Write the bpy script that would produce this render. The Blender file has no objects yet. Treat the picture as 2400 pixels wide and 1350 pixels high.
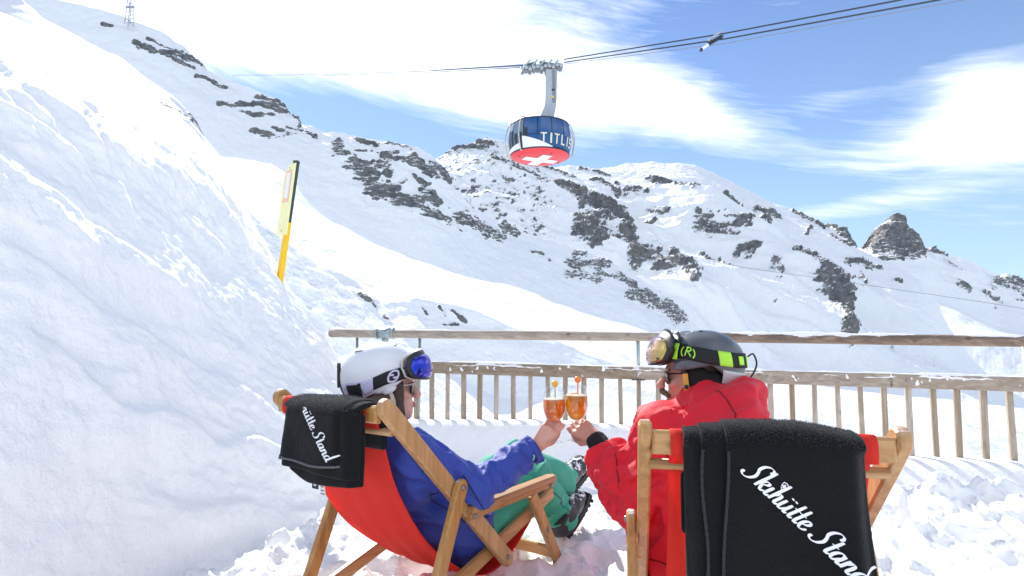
import bpy, bmesh, math, random
import numpy as np
from math import sin, cos, tan, atan, atan2, pi, radians, sqrt
from mathutils import Vector, Matrix

random.seed(7)
SC = bpy.context.scene
COL = SC.collection

# ------------------------------------------------------------------ camera
FPX, CAMZ = 1350.0, 0.99            # focal length in pixels of a 2400 px wide frame, eye height
PITCH = atan((780 - 675) / FPX)
cam_d = bpy.data.cameras.new('camera')
cam = bpy.data.objects.new('camera', cam_d)
COL.objects.link(cam)
cam_d.sensor_width = 36.0
cam_d.lens = 36.0 * FPX / 2400.0
cam_d.clip_start, cam_d.clip_end = 0.05, 20000.0
cam.location = (0, 0, CAMZ)
cam.rotation_euler = (pi / 2 + PITCH, 0, 0)
SC.camera = cam

# ------------------------------------------------------------------ sun and sky
SUN_AZ, SUN_EL = radians(-25), radians(38)      # azimuth from +Y towards +X
sun_dir = Vector((sin(SUN_AZ) * cos(SUN_EL), cos(SUN_AZ) * cos(SUN_EL), sin(SUN_EL)))
sun_d = bpy.data.lights.new('sun', 'SUN')
sun_d.energy = 3.7
sun_d.angle = radians(0.53)
sun_d.color = (1.0, 0.955, 0.89)
sun = bpy.data.objects.new('sun', sun_d)
COL.objects.link(sun)
sun.location = (0, 0, 50)
sun.rotation_euler = sun_dir.to_track_quat('Z', 'Y').to_euler()

SC.view_settings.view_transform = 'Standard'
SC.view_settings.look = 'None'
SC.view_settings.exposure = 0.84
SC.view_settings.gamma = 1.0
SC.view_settings.use_curve_mapping = False
SC.render.engine = 'CYCLES'
SC.cycles.use_denoising = True
SC.cycles.max_bounces = 8
SC.cycles.diffuse_bounces = 5
SC.cycles.glossy_bounces = 3
SC.cycles.transmission_bounces = 8
SC.cycles.transparent_max_bounces = 12
SC.cycles.caustics_reflective = False
SC.cycles.caustics_refractive = False
SC.cycles.sample_clamp_indirect = 6.0


class NT:
    """small helper to write node trees"""
    def __init__(self, tree):
        self.t = tree
        self.t.nodes.clear()

    def n(self, typ, ins=None, **props):
        nd = self.t.nodes.new(typ)
        for k, v in props.items():
            setattr(nd, k, v)
        for k, v in (ins or {}).items():
            s = nd.inputs[k]
            if hasattr(v, 'is_output'):
                self.t.links.new(v, s)
            else:
                s.default_value = v
        return nd

    def math(self, op, a, b=0.0, c=0.0, clamp=False):
        return self.n('ShaderNodeMath', {0: a, 1: b, 2: c}, operation=op, use_clamp=clamp).outputs[0]

    def mix(self, f, a, b):
        nd = self.n('ShaderNodeMix', data_type='RGBA')
        for k, v in ((0, f), (6, a), (7, b)):
            if hasattr(v, 'is_output'):
                self.t.links.new(v, nd.inputs[k])
            else:
                nd.inputs[k].default_value = v
        return nd.outputs[2]

    def ramp(self, f, stops, interp='LINEAR'):
        nd = self.n('ShaderNodeValToRGB', {0: f})
        cr = nd.color_ramp
        cr.interpolation = interp
        while len(cr.elements) < len(stops):
            cr.elements.new(0.5)
        for e, (p, c) in zip(cr.elements, stops):
            e.position = p
            e.color = (c, c, c, 1) if isinstance(c, (int, float)) else (*c, 1)
        return nd.outputs[0]

    def noise(self, vec, scale, detail=4.0, rough=0.55, dist=0.0):
        return self.n('ShaderNodeTexNoise', {'Vector': vec, 'Scale': scale, 'Detail': detail, 'Roughness': rough, 'Distortion': dist}).outputs[0]


world = bpy.data.worlds.new('World')
SC.world = world
world.use_nodes = True


def build_sky():
    g = NT(world.node_tree)
    sky = g.n('ShaderNodeTexSky', sky_type='NISHITA', sun_disc=False, sun_elevation=SUN_EL, sun_rotation=SUN_AZ,
              altitude=2400.0, air_density=1.0, dust_density=0.6, ozone_density=1.6)
    d = g.n('ShaderNodeTexCoord').outputs['Generated']
    sep = g.n('ShaderNodeSeparateXYZ', {0: d})
    x, y, z = sep.outputs
    az = g.math('ARCTAN2', x, y)
    el = g.math('ARCSINE', z)
    # wind-drawn cirrus: noise stretched along gently falling streaks, in azimuth / elevation
    v1 = g.n('ShaderNodeCombineXYZ', {0: g.math('MULTIPLY_ADD', el, 0.75, g.math('MULTIPLY', az, 1.5)), 1: g.math('MULTIPLY_ADD', az, 0.85, g.math('MULTIPLY', el, 4.6)), 2: 0.0}).outputs[0]
    warp = g.n('ShaderNodeTexNoise', {'Vector': v1, 'Scale': 1.3, 'Detail': 3.0}).outputs[1]
    v2 = g.n('ShaderNodeVectorMath', {0: v1, 1: g.n('ShaderNodeVectorMath', {0: warp, 1: (0.42, 0.42, 0.0)}, operation='MULTIPLY').outputs[0]}, operation='ADD').outputs[0]
    n1 = g.noise(v2, 2.6, 9.0, 0.58)
    v3 = g.n('ShaderNodeVectorMath', {0: v2, 1: (1.0, 2.6, 1.0)}, operation='MULTIPLY').outputs[0]
    n2 = g.noise(v3, 7.0, 7.0, 0.62)
    v4 = g.n('ShaderNodeVectorMath', {0: v2, 1: (2.2, 7.5, 1.0)}, operation='MULTIPLY').outputs[0]
    nn = g.math('MULTIPLY_ADD', g.noise(v4, 3.2, 9.0, 0.66), 0.42, g.math('MULTIPLY_ADD', n2, 0.34, g.math('MULTIPLY', n1, 0.5)))
    # the larger banks of cloud: (azimuth, elevation, half-width, half-height, tilt, weight), degrees
    banks = [(-9, 29, 23, 6.5, -4, .53), (-30, 27, 10, 4, -8, .34), (-5, 23.6, 10, 3.0, -10, .40), (5, 21.2, 8, 2.0, -12, .28), (18.0, 20.1, 8.5, 2.1, -26, .46), (13, 22.4, 5, 2.4, -15, .34),
             (38, 14.6, 7.5, 1.9, -4, .44), (40, 18.6, 4, 2.6, -10, .42), (48, 15.5, 8, 3.4, 0, .42), (29, 19.6, 4, 1.0, 8, .15), (32, 10.9, 8, 1.0, 3, .25), (25, 10.2, 6, .9, 0, .20),
             (-46, 24, 16, 12, 0, .50), (70, 26, 18, 9, 0, .5), (-95, 35, 34, 16, 0, .55), (120, 30, 36, 14, 0, .55), (178, 38, 44, 18, 0, .55), (-150, 30, 30, 14, 0, .55), (10, 62, 60, 12, 10, .5), (150, 66, 60, 14, 0, .5),  # banks mostly out of view, added and strengthened to whiten the ambient light
             (18, 27.5, 8, 2.2, -8, -.2), (30, 24, 10, 2.4, -8, -.2), (-15, 19.5, 12, 2.2, -4, -.25), (21, 14.6, 9, 1.6, -14, -.22), (33, 12.6, 6, .8, 0, -.1)]
    acc = None
    for a0, e0, sa, se, tl, w in banks:
        a = g.math('SUBTRACT', az, radians(a0))
        e = g.math('SUBTRACT', el, radians(e0))
        ct, st = cos(radians(tl)), sin(radians(tl))
        p = g.math('MULTIPLY', g.math('MULTIPLY_ADD', e, st, g.math('MULTIPLY', a, ct)), 1 / radians(sa))
        q = g.math('MULTIPLY', g.math('MULTIPLY_ADD', e, ct, g.math('MULTIPLY', a, -st)), 1 / radians(se))
        r2 = g.math('MULTIPLY_ADD', p, p, g.math('MULTIPLY', q, q))
        b = g.math('MULTIPLY', g.math('EXPONENT', g.math('MULTIPLY', r2, -0.9)), w)
        acc = b if acc is None else g.math('ADD', acc, b)
    cov = g.math('ADD', nn, acc)
    cov = g.math('SUBTRACT', cov, 0.28)
    dens = g.ramp(cov, [(0.42, 0.0), (0.60, 0.20), (0.80, 0.60), (0.98, 1.0)])
    lift = g.ramp(z, [(0.0, 0.75), (0.15, 0.55), (0.3, 0.30), (0.5, 0.12), (0.9, 0.03)])
    skyc = g.n('ShaderNodeMix', {0: 1.0, 6: sky.outputs[0], 7: (0.645, 0.75, 0.93, 1)}, data_type='RGBA', blend_type='MULTIPLY').outputs[2]
    clear = g.mix(lift, skyc, (3.1, 4.05, 5.0, 1))
    col = g.mix(g.math('MULTIPLY', dens, 0.93), clear, (8.5, 8.75, 9.2, 1))
    bg = g.n('ShaderNodeBackground', {'Color': col, 'Strength': 0.118})
    g.t.links.new(bg.outputs[0], g.n('ShaderNodeOutputWorld').inputs[0])


build_sky()


# ------------------------------------------------------------------ helpers: projection, noise, objects
def ray(u, v):
    xc = (u - 1200) / FPX
    yc = (675 - v) / FPX
    return xc, cos(PITCH) - yc * sin(PITCH), sin(PITCH) + yc * cos(PITCH)


def P(u, v, y):
    """the point at distance y in front of the camera that is seen in direction (u, v)"""
    r = ray(u, v)
    s = y / r[1]
    return Vector((r[0] * s, y, CAMZ + r[2] * s))


def PA(u, v, y):
    xc = (u - 1200) / FPX
    yc = (675 - v) / FPX
    ry = cos(PITCH) - yc * sin(PITCH)
    rz = sin(PITCH) + yc * cos(PITCH)
    s = y / ry
    return np.stack([xc * s, y + 0 * s, CAMZ + rz * s], -1)


def _hash(ix, iy, iz, seed):
    n = (ix.astype(np.uint32) * np.uint32(374761393) + iy.astype(np.uint32) * np.uint32(668265263) + iz.astype(np.uint32) * np.uint32(2246822519) + np.uint32(seed * 3266489917 & 0xffffffff))
    n = (n ^ (n >> np.uint32(13))) * np.uint32(1274126177)
    n = n ^ (n >> np.uint32(16))
    return n.astype(np.float32) * np.float32(2.0 / 4294967295.0) - np.float32(1.0)


def vnoise(p, seed=0):
    p = np.asarray(p, dtype=np.float32)
    f = np.floor(p)
    i = f.astype(np.int64)
    t = p - f
    t = t * t * t * (t * (t * 6 - 15) + 10)
    x, y, z = i[..., 0], i[..., 1], i[..., 2]
    out = 0
    for dx in (0, 1):
        wx = t[..., 0] if dx else 1 - t[..., 0]
        for dy in (0, 1):
            wy = t[..., 1] if dy else 1 - t[..., 1]
            for dz in (0, 1):
                wz = t[..., 2] if dz else 1 - t[..., 2]
                out = out + wx * wy * wz * _hash(x + dx, y + dy, z + dz, seed)
    return out


def fbm(p, octs=5, gain=0.5, lac=2.03, seed=0):
    a, s, n = 0.0, 1.0, 0.0
    p = np.asarray(p, dtype=np.float32)
    for k in range(octs):
        a = a + s * vnoise(p, seed + k * 17)
        n += s
        s *= gain
        p = p * lac + 11.3
    return a / n


def ridged(p, octs=5, gain=0.5, lac=2.03, seed=0):
    a, s, n = 0.0, 1.0, 0.0
    p = np.asarray(p, dtype=np.float32)
    for k in range(octs):
        a = a + s * (1 - 2 * np.abs(vnoise(p, seed + k * 17)))
        n += s
        s *= gain
        p = p * lac + 7.7
    return a / n


def sstep(a, b, x):
    t = np.clip((x - a) / (b - a), 0, 1)
    return t * t * (3 - 2 * t)


def link(name, me, mat=None, parent=None, smooth=True):
    if mat is not None and not me.materials:
        me.materials.append(mat)
    if smooth and len(me.polygons):
        me.polygons.foreach_set('use_smooth', np.ones(len(me.polygons), dtype=bool))
    o = bpy.data.objects.new(name, me)
    COL.objects.link(o)
    if parent is not None:
        o.parent = parent
    return o


def raw_mesh(name, verts, faces):
    """faces: (n,4) or (n,3) int array, or a python list of index lists"""
    me = bpy.data.meshes.new(name)
    if isinstance(faces, np.ndarray):
        verts = np.asarray(verts, dtype=np.float32)
        k = faces.shape[1]
        me.vertices.add(len(verts))
        me.vertices.foreach_set('co', verts.reshape(-1))
        me.loops.add(faces.size)
        me.loops.foreach_set('vertex_index', faces.astype(np.int32).reshape(-1))
        me.polygons.add(len(faces))
        me.polygons.foreach_set('loop_start', np.arange(0, faces.size, k, dtype=np.int32))
        me.polygons.foreach_set('loop_total', np.full(len(faces), k, dtype=np.int32))
        me.update(calc_edges=True)
    else:
        me.from_pydata([tuple(v) for v in verts], [], [tuple(f) for f in faces])
        me.update()
    return me


def obj(name, verts, faces, mat, parent=None, smooth=True):
    return link(name, raw_mesh(name, verts, faces), mat, parent, smooth)


def grid_faces(nr, nc, wrap=False):
    r = np.arange(nr - 1)[:, None]
    c = np.arange(nc if wrap else nc - 1)[None, :]
    a = r * nc + c
    b = r * nc + (c + 1) % nc
    return np.stack([a, b, b + nc, a + nc], -1).reshape(-1, 4)


def tag(o, label=None, cat=None, group=None, kind=None):
    if label:
        o['label'] = label
    if cat:
        o['category'] = cat
    if group:
        o['group'] = group
    if kind:
        o['kind'] = kind
    return o


def thing(name, label, cat, loc=(0, 0, 0), rotz=0.0, group=None):
    o = bpy.data.objects.new(name, None)
    o.empty_display_size = 0.1
    COL.objects.link(o)
    o.location = loc
    o.rotation_euler = (0, 0, rotz)
    return tag(o, label, cat, group)


def catmull(pts, per=8):
    pts = [np.array(p, dtype=float) for p in pts]
    if len(pts) < 3:
        return np.array([pts[0] + (pts[-1] - pts[0]) * t for t in np.linspace(0, 1, per + 1)])
    q = [2 * pts[0] - pts[1]] + pts + [2 * pts[-1] - pts[-2]]
    out = []
    for i in range(1, len(q) - 2):
        p0, p1, p2, p3 = q[i - 1:i + 3]
        for t in np.linspace(0, 1, per, endpoint=False):
            out.append(0.5 * (2 * p1 + (p2 - p0) * t + (2 * p0 - 5 * p1 + 4 * p2 - p3) * t * t + (3 * p1 - p0 - 3 * p2 + p3) * t ** 3))
    out.append(pts[-1])
    return np.array(out)


class MB:
    """collects shapes into one mesh"""
    def __init__(self):
        self.v, self.f = [], []

    def add(self, verts, faces):
        o = len(self.v)
        self.v += [tuple(map(float, v)) for v in verts]
        self.f += [tuple(int(i) + o for i in f) for f in faces]
        return self

    def box(self, c, size, M=None):
        c, h = Vector(c), Vector(size) / 2
        vs = []
        for x in (-1, 1):
            for y in (-1, 1):
                for z in (-1, 1):
                    p = Vector((x * h.x, y * h.y, z * h.z))
                    vs.append(c + (M @ p if M is not None else p))
        return self.add(vs, [(0, 1, 3, 2), (4, 6, 7, 5), (0, 4, 5, 1), (2, 3, 7, 6), (0, 2, 6, 4), (1, 5, 7, 3)])

    def beam(self, p0, p1, w, t, side, ends=(False, False), bev=0.004, segs=6):
        """a bevelled bar from p0 to p1; w across (in the plane of the bar), t along 'side'; an end may be rounded in the w plane"""
        p0, p1, side = Vector(p0), Vector(p1), Vector(side).normalized()
        d = (p1 - p0).normalized()
        up = side.cross(d).normalized()
        L = (p1 - p0).length
        out = []            # outline in (along, across)
        def end(x, sgn, rnd):
            if rnd:
                return [(x + sgn * cos(a) * w / 2 - sgn * w / 2, sgn * -1 * sin(a) * w / 2 * -1) for a in np.linspace(-pi / 2, pi / 2, segs + 1)]
            return [(x, -w / 2 * sgn), (x, w / 2 * sgn)]
        out += end(L, 1, ends[1])
        out += end(0, -1, ends[0])
        n = len(out)
        ins = []
        cx = L / 2
        for (a, b) in out:
            ins.append((a - np.sign(a - cx) * bev, b - (np.sign(b) * bev if abs(b) > bev else 0)))
        V = []
        for (ol, off) in ((ins, -t / 2), (out, -t / 2 + bev), (out, t / 2 - bev), (ins, t / 2)):
            for a, b in ol:
                V.append(p0 + d * a + up * b + side * off)
        F = [tuple(range(n - 1, -1, -1)), tuple(range(3 * n, 4 * n))]
        for k in range(3):
            for i in range(n):
                j = (i + 1) % n
                F.append((k * n + i, k * n + j, (k + 1) * n + j, (k + 1) * n + i))
        return self.add(V, F)

    def tube(self, pts, r, segs=8, caps=True):
        pts = [Vector(p) for p in pts]
        rs = r if hasattr(r, '__len__') else [r] * len(pts)
        V, F = [], []
        ref = None
        for i, p in enumerate(pts):
            d = (pts[min(i + 1, len(pts) - 1)] - pts[max(i - 1, 0)]).normalized()
            if ref is None:
                ref = Vector((0, 0, 1)) if abs(d.z) < 0.9 else Vector((1, 0, 0))
            a = (ref - d * ref.dot(d)).normalized()
            b = d.cross(a)
            ref = a
            for k in range(segs):
                t = 2 * pi * k / segs
                V.append(p + (a * cos(t) + b * sin(t)) * rs[i])
        n = len(pts)
        for i in range(n - 1):
            for k in range(segs):
                k2 = (k + 1) % segs
                F.append((i * segs + k, i * segs + k2, (i + 1) * segs + k2, (i + 1) * segs + k))
        if caps:
            F.append(tuple(range(segs - 1, -1, -1)))
            F.append(tuple(range((n - 1) * segs, n * segs)))
        return self.add(V, F)

    def lathe(self, prof, c=(0, 0, 0), segs=32, M=None, closed=True):
        c = Vector(c)
        V, F = [], []
        for (r, z) in prof:
            for k in range(segs):
                t = 2 * pi * k / segs
                p = Vector((r * cos(t), r * sin(t), z))
                V.append(c + (M @ p if M is not None else p))
        n = len(prof)
        for i in range(n - 1):
            for k in range(segs):
                k2 = (k + 1) % segs
                F.append((i * segs + k, i * segs + k2, (i + 1) * segs + k2, (i + 1) * segs + k))
        if closed:
            F.append(tuple(range(segs - 1, -1, -1)))
            F.append(tuple(range((n - 1) * segs, n * segs)))
        return self.add(V, F)

    def ball(self, c, r, M=None, ns=12, nr=8):
        r = r if hasattr(r, '__len__') else (r, r, r)
        prof = []
        V, F = [], []
        c = Vector(c)
        for i in range(nr + 1):
            ph = -pi / 2 + pi * i / nr
            for k in range(ns):
                t = 2 * pi * k / ns
                p = Vector((r[0] * cos(ph) * cos(t), r[1] * cos(ph) * sin(t), r[2] * sin(ph)))
                V.append(c + (M @ p if M is not None else p))
        for i in range(nr):
            for k in range(ns):
                k2 = (k + 1) % ns
                F.append((i * ns + k, i * ns + k2, (i + 1) * ns + k2, (i + 1) * ns + k))
        return self.add(V, F)

    def build(self, name, mat, parent=None, smooth=False, sub=None):
        me = raw_mesh(name, self.v, self.f)
        bm = bmesh.new()
        bm.from_mesh(me)
        bmesh.ops.remove_doubles(bm, verts=bm.verts, dist=1e-6)
        bmesh.ops.recalc_face_normals(bm, faces=bm.faces)
        bm.to_mesh(me)
        bm.free()
        return link(name, me, mat, parent, smooth)


# ------------------------------------------------------------------ materials
MATS = {}


def newmat(name):
    m = bpy.data.materials.new(name)
    m.use_nodes = True
    MATS[name] = m
    return m, NT(m.node_tree)


def finish(g, shader):
    g.t.links.new(shader, g.n('ShaderNodeOutputMaterial').inputs[0])


def bsdf(g, color, rough=0.5, normal=None, **kw):
    ins = {'Base Color': color if hasattr(color, 'is_output') else (*color, 1), 'Roughness': rough}
    if normal is not None:
        ins['Normal'] = normal
    for k, v in kw.items():
        ins[k.replace('_', ' ')] = v
    return g.n('ShaderNodeBsdfPrincipled', ins).outputs[0]


def bump(g, h, strength=0.3, dist=0.01, normal=None):
    ins = {'Height': h, 'Strength': strength, 'Distance': dist}
    if normal is not None:
        ins['Normal'] = normal
    return g.n('ShaderNodeBump', ins).outputs[0]


def objco(g):
    return g.n('ShaderNodeTexCoord').outputs['Object']


def plain(name, color, rough=0.5, var=0.12, scale=40.0, bmp=0.15, bdist=0.002, **kw):
    """a solid colour with a little unevenness in tone and relief"""
    m, g = newmat(name)
    v = objco(g)
    n = g.noise(v, scale, 4.0)
    c1 = tuple(min(1, c * (1 - var)) for c in color) + (1,)
    c2 = tuple(min(1, c * (1 + var)) for c in color) + (1,)
    nm = bump(g, g.noise(v, scale * 4, 3.0), bmp, bdist) if bmp else None
    finish(g, bsdf(g, g.mix(n, c1, c2), rough, nm, **kw))
    return m


def snow_mat(name, scale=1.0, rock=False, ledge=0.7):
    m, g = newmat(name)
    v = objco(g)
    n1 = g.noise(v, 14.0 * scale, 6.0, 0.6)
    n2 = g.noise(v, 130.0 * scale, 3.0, 0.6)
    h = g.math('MULTIPLY_ADD', n2, 0.22, n1)
    nm = bump(g, h, 0.55, 0.03 / scale)
    snow = bsdf(g, g.mix(n1, (0.885, 0.885, 0.88, 1), (0.945, 0.945, 0.94, 1)), 0.62, nm, Specular_IOR_Level=0.25)
    if not rock:
        finish(g, snow)
        return m
    at = g.n('ShaderNodeAttribute', attribute_name='rock', attribute_type='GEOMETRY').outputs['Fac']
    vs = g.n('ShaderNodeVectorMath', {0: v, 1: (1.0, 1.0, 2.3)}, operation='MULTIPLY').outputs[0]
    fine = g.noise(vs, 26.0 * scale, 8.0, 0.72)
    nz = g.n('ShaderNodeSeparateXYZ', {0: g.n('ShaderNodeNewGeometry').outputs['Normal']}).outputs[2]
    brk = g.math('MULTIPLY_ADD', g.math('SUBTRACT', ledge, nz), 1.3, g.math('MULTIPLY', g.math('SUBTRACT', fine, 0.5), 3.6))
    f = g.math('MULTIPLY_ADD', brk, g.ramp(at, [(0.03, 0.0), (0.30, 1.0)]), g.math('MULTIPLY', at, 0.80))
    fac = g.ramp(f, [(0.42, 0.0), (0.68, 1.0)])
    rc = g.ramp(g.noise(v, 16.0 * scale, 6.0, 0.65), [(0.25, (0.055, 0.058, 0.066)), (0.45, (0.15, 0.153, 0.16)), (0.6, (0.24, 0.228, 0.21)), (0.8, (0.36, 0.35, 0.335))])
    rn = bump(g, g.noise(v, 30.0 * scale, 8.0, 0.7), 0.8, 0.03 / scale)
    rk = bsdf(g, rc, 0.85, rn)
    mx = g.n('ShaderNodeMixShader', {0: fac, 1: snow, 2: rk})
    finish(g, mx.outputs[0])
    return m


def wood_mat(name, dark, mid, light, axis='X', scale=1.0, rough=0.55, frost=0.0, knots=True, vary=1.0):
    m, g = newmat(name)
    v = objco(g)
    st = {'X': (3, 40, 40), 'Y': (40, 3, 40), 'Z': (40, 40, 3)}[axis]
    vv = g.n('ShaderNodeVectorMath', {0: v, 1: tuple(s * scale for s in st)}, operation='MULTIPLY').outputs[0]
    wob = g.noise(v, 5 * scale, 3.0)
    n = g.noise(g.n('ShaderNodeVectorMath', {0: vv, 1: g.n('ShaderNodeCombineXYZ', {0: wob, 1: wob, 2: wob}).outputs[0]}, operation='ADD').outputs[0], 1.0, 6.0, 0.6, 0.8)
    c = g.ramp(n, [(0.25, dark), (0.5, mid), (0.72, light)])
    big = g.noise(v, 4 * scale, 3.0)
    c = g.mix(g.math('MULTIPLY', big, 0.35), c, (*mid, 1))
    if knots:
        k = g.n('ShaderNodeTexVoronoi', {'Vector': g.n('ShaderNodeVectorMath', {0: v, 1: tuple((9 if s > 10 else 5) * scale for s in st)}, operation='MULTIPLY').outputs[0], 'Scale': 1.0}).outputs['Distance']
        kf = g.ramp(k, [(0.05, 1.0), (0.13, 0.0)])
        c = g.mix(g.math('MULTIPLY', kf, 0.7), c, (*[q * 0.35 for q in dark], 1))
    if frost > 0:
        nz = g.n('ShaderNodeSeparateXYZ', {0: g.n('ShaderNodeNewGeometry').outputs['Normal']}).outputs[2]
        ff = g.math('MULTIPLY', g.ramp(nz, [(0.5, 0.0), (0.9, 1.0)]), g.ramp(g.noise(v, 22.0, 5.0), [(0.62 - frost * 0.3, 0.0), (0.72 - frost * 0.2, 1.0)]))
        c = g.mix(ff, c, (0.85, 0.87, 0.9, 1))
    rnd = g.n('ShaderNodeObjectInfo').outputs['Random']
    c = g.n('ShaderNodeHueSaturation', {'Color': c, 'Hue': 0.5, 'Saturation': g.math('MULTIPLY_ADD', rnd, 0.5 * vary, 1 - 0.25 * vary), 'Value': g.math('MULTIPLY_ADD', rnd, -0.38 * vary, 1 + 0.16 * vary)}).outputs[0]
    finish(g, bsdf(g, c, rough, bump(g, n, 0.35, 0.003)))
    return m
# ================================================================== terrain
M_SNOW = snow_mat('snow_near', 1.0)
M_BANK = snow_mat('snow_packed', 0.6)
M_SLOPE = snow_mat('snow_slope', 0.02, rock=True)
M_MTN = snow_mat('snow_and_rock', 0.006, rock=True, ledge=0.80)
M_CLIFF = snow_mat('snow_and_rock_cliff', 0.014, rock=True, ledge=0.60)
M_FAR = snow_mat('snow_and_rock_far', 0.004, rock=True, ledge=0.66)


def interp_curve(pts, u):
    p = np.array(pts, dtype=float)
    return np.interp(u, p[:, 0], p[:, 1])


def stroke_mask(U, V, strokes, NX, NY):
    """how deep each vertex lies inside the listed rock outcrops"""
    best = np.full(U.shape, -9.0, dtype=np.float32)
    for pts, hw, w in strokes:
        p = np.array(pts, dtype=np.float32)
        x0, x1 = p[:, 0].min() - hw * 2.2, p[:, 0].max() + hw * 2.2
        y0, y1 = p[:, 1].min() - hw * 2.2, p[:, 1].max() + hw * 2.2
        sel = (U > x0) & (U < x1) & (V > y0) & (V < y1)
        if not sel.any():
            continue
        uu, vv = U[sel] + NX[sel] * hw * 0.55, V[sel] + NY[sel] * hw * 0.55
        d = np.full(uu.shape, 1e9, dtype=np.float32)
        if len(p) == 1:
            d = np.hypot(uu - p[0, 0], vv - p[0, 1])
        for a, b in zip(p[:-1], p[1:]):
            ab = b - a
            t = np.clip(((uu - a[0]) * ab[0] + (vv - a[1]) * ab[1]) / (ab @ ab + 1e-6), 0, 1)
            d = np.minimum(d, np.hypot(uu - a[0] - t * ab[0], vv - a[1] - t * ab[1]))
        best[sel] = np.maximum(best[sel], (1 - d / (hw * .88)) * 0.75 + (w - 1.06))
    return best


def normals_grid(Q):
    du = np.gradient(Q, axis=1)
    dv = np.gradient(Q, axis=0)
    n = np.cross(du, dv)
    n /= np.linalg.norm(n, axis=-1, keepdims=True) + 1e-9
    return n


def blur(v, u, s):
    g = np.arange(u[0], u[-1], 4.0)
    a = np.interp(g, u, v)
    m = int(3 * s / 4)
    k = np.exp(-0.5 * (np.arange(-m, m + 1) * 4.0 / s) ** 2)
    k /= k.sum()
    n = len(k) // 2
    a = np.convolve(np.concatenate([np.full(n, a[0]), a, np.full(n, a[-1])]), k, 'valid')
    return np.interp(u, g, a)


def sheet(name, ulist, curves, nts, mat, disp, strokes=(), soft=(45, .90), smooth=0, back=0.25, rock_amp=0.0, rock_scale=1.0, rand_rock=None, seed=0, rough_scale=1.0):
    """a slope laid through a stack of contour lines, each with its own distance; displaced along its normal"""
    U1 = np.asarray(ulist, dtype=float)
    rows = []
    vs = []
    for (vp, dp) in curves:
        v = interp_curve(vp, U1)
        d = interp_curve(dp, U1)
        rows.append(PA(U1, v, d))
        vs.append(v)
    Q, VV = [], []
    for i, n in enumerate(nts):
        top = rows[i + 1]
        if i == len(nts) - 1:
            # the body of the slope follows a softened crest line; its small notches belong to the top only
            top = PA(U1, blur(vs[i + 1], U1, soft[0]), blur(interp_curve(curves[i + 1][1], U1), U1, soft[0]))
        for t in np.linspace(0, 1, n, endpoint=False):
            w = float(sstep(soft[1], 1.0, t))
            Q.append(rows[i] * (1 - t) + (top * (1 - w) + rows[i + 1] * w) * t)
            VV.append(vs[i] * (1 - t) + vs[i + 1] * t)
    Q.append(rows[-1])
    VV.append(vs[-1])
    Q = np.array(Q)
    V = np.array(VV)
    U = np.broadcast_to(U1, V.shape).astype(np.float32)
    for _ in range(smooth):
        Q[1:-1] = (Q[:-2] + 2 * Q[1:-1] + Q[2:]) / 4
    N = normals_grid(Q)
    N[N[..., 2] < 0] *= -1
    Q = Q + N * disp(Q, U, V)[..., None]
    # rock
    rs = Q / rock_scale
    NX, NY = fbm(rs * 0.8, 4, 0.6, seed=seed + 3), fbm(rs * 0.8 + 31.0, 4, 0.6, seed=seed + 4)
    m = stroke_mask(U, V.astype(np.float32), strokes, NX, NY)
    fine = fbm(rs * np.array([1.0, 1.0, 2.2]), 5, 0.62, seed=seed + 9)
    rock = m + fine * 0.9
    if rand_rock is not None:
        rock = np.maximum(rock, rand_rock(Q, U, V) + fine * 0.6)
    rk = sstep(-0.15, 0.65, rock)
    if rock_amp:
        rr = ridged(rs * np.array([.9, .9, 2.0]) + 5.0, 5, 0.6, seed=seed + 21)
        Q = Q + N * (rk * rock_amp * (0.35 + 0.65 * rr))[..., None]
    # back side: the ground falls away behind the crest
    dist = Q[-1, :, 1:2]
    b1 = Q[-1] + np.concatenate([0 * dist, dist * 0.02, -dist * 0.006], -1)
    b2 = Q[-1] + np.concatenate([0 * dist, dist * back, -dist * back * 0.7], -1)
    Q = np.concatenate([Q, b1[None], b2[None]], 0)
    rk = np.concatenate([rk, rk[-1:], rk[-1:] * 0], 0)
    nr, nc = Q.shape[:2]
    me = raw_mesh(name, Q.reshape(-1, 3), grid_faces(nr, nc))
    at = me.attributes.new('rock', 'FLOAT', 'POINT')
    at.data.foreach_set('value', rk.astype(np.float32).reshape(-1))
    o = link(name, me, mat)
    o['kind'] = 'structure'
    return o


def ulin(a, b, step, pad0, pad1, padstep=24):
    parts = []
    if pad0 < a:
        parts.append(np.arange(pad0, a, padstep))
    parts.append(np.arange(a, b, step))
    if pad1 > b:
        parts.append(np.arange(b, pad1 + 1, padstep))
    return np.concatenate(parts)


def spur(Q, ang, long, short, seed, octs=5, gain=0.5):
    """ridges that run down the slope at an angle"""
    x, y, z = Q[..., 0], Q[..., 1], Q[..., 2]
    a = x * cos(ang) + z * -sin(ang)
    b = x * sin(ang) + z * cos(ang)
    return ridged(np.stack([a / long, b / short, y / (short * 3)], -1), octs, gain, seed=seed)


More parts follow.
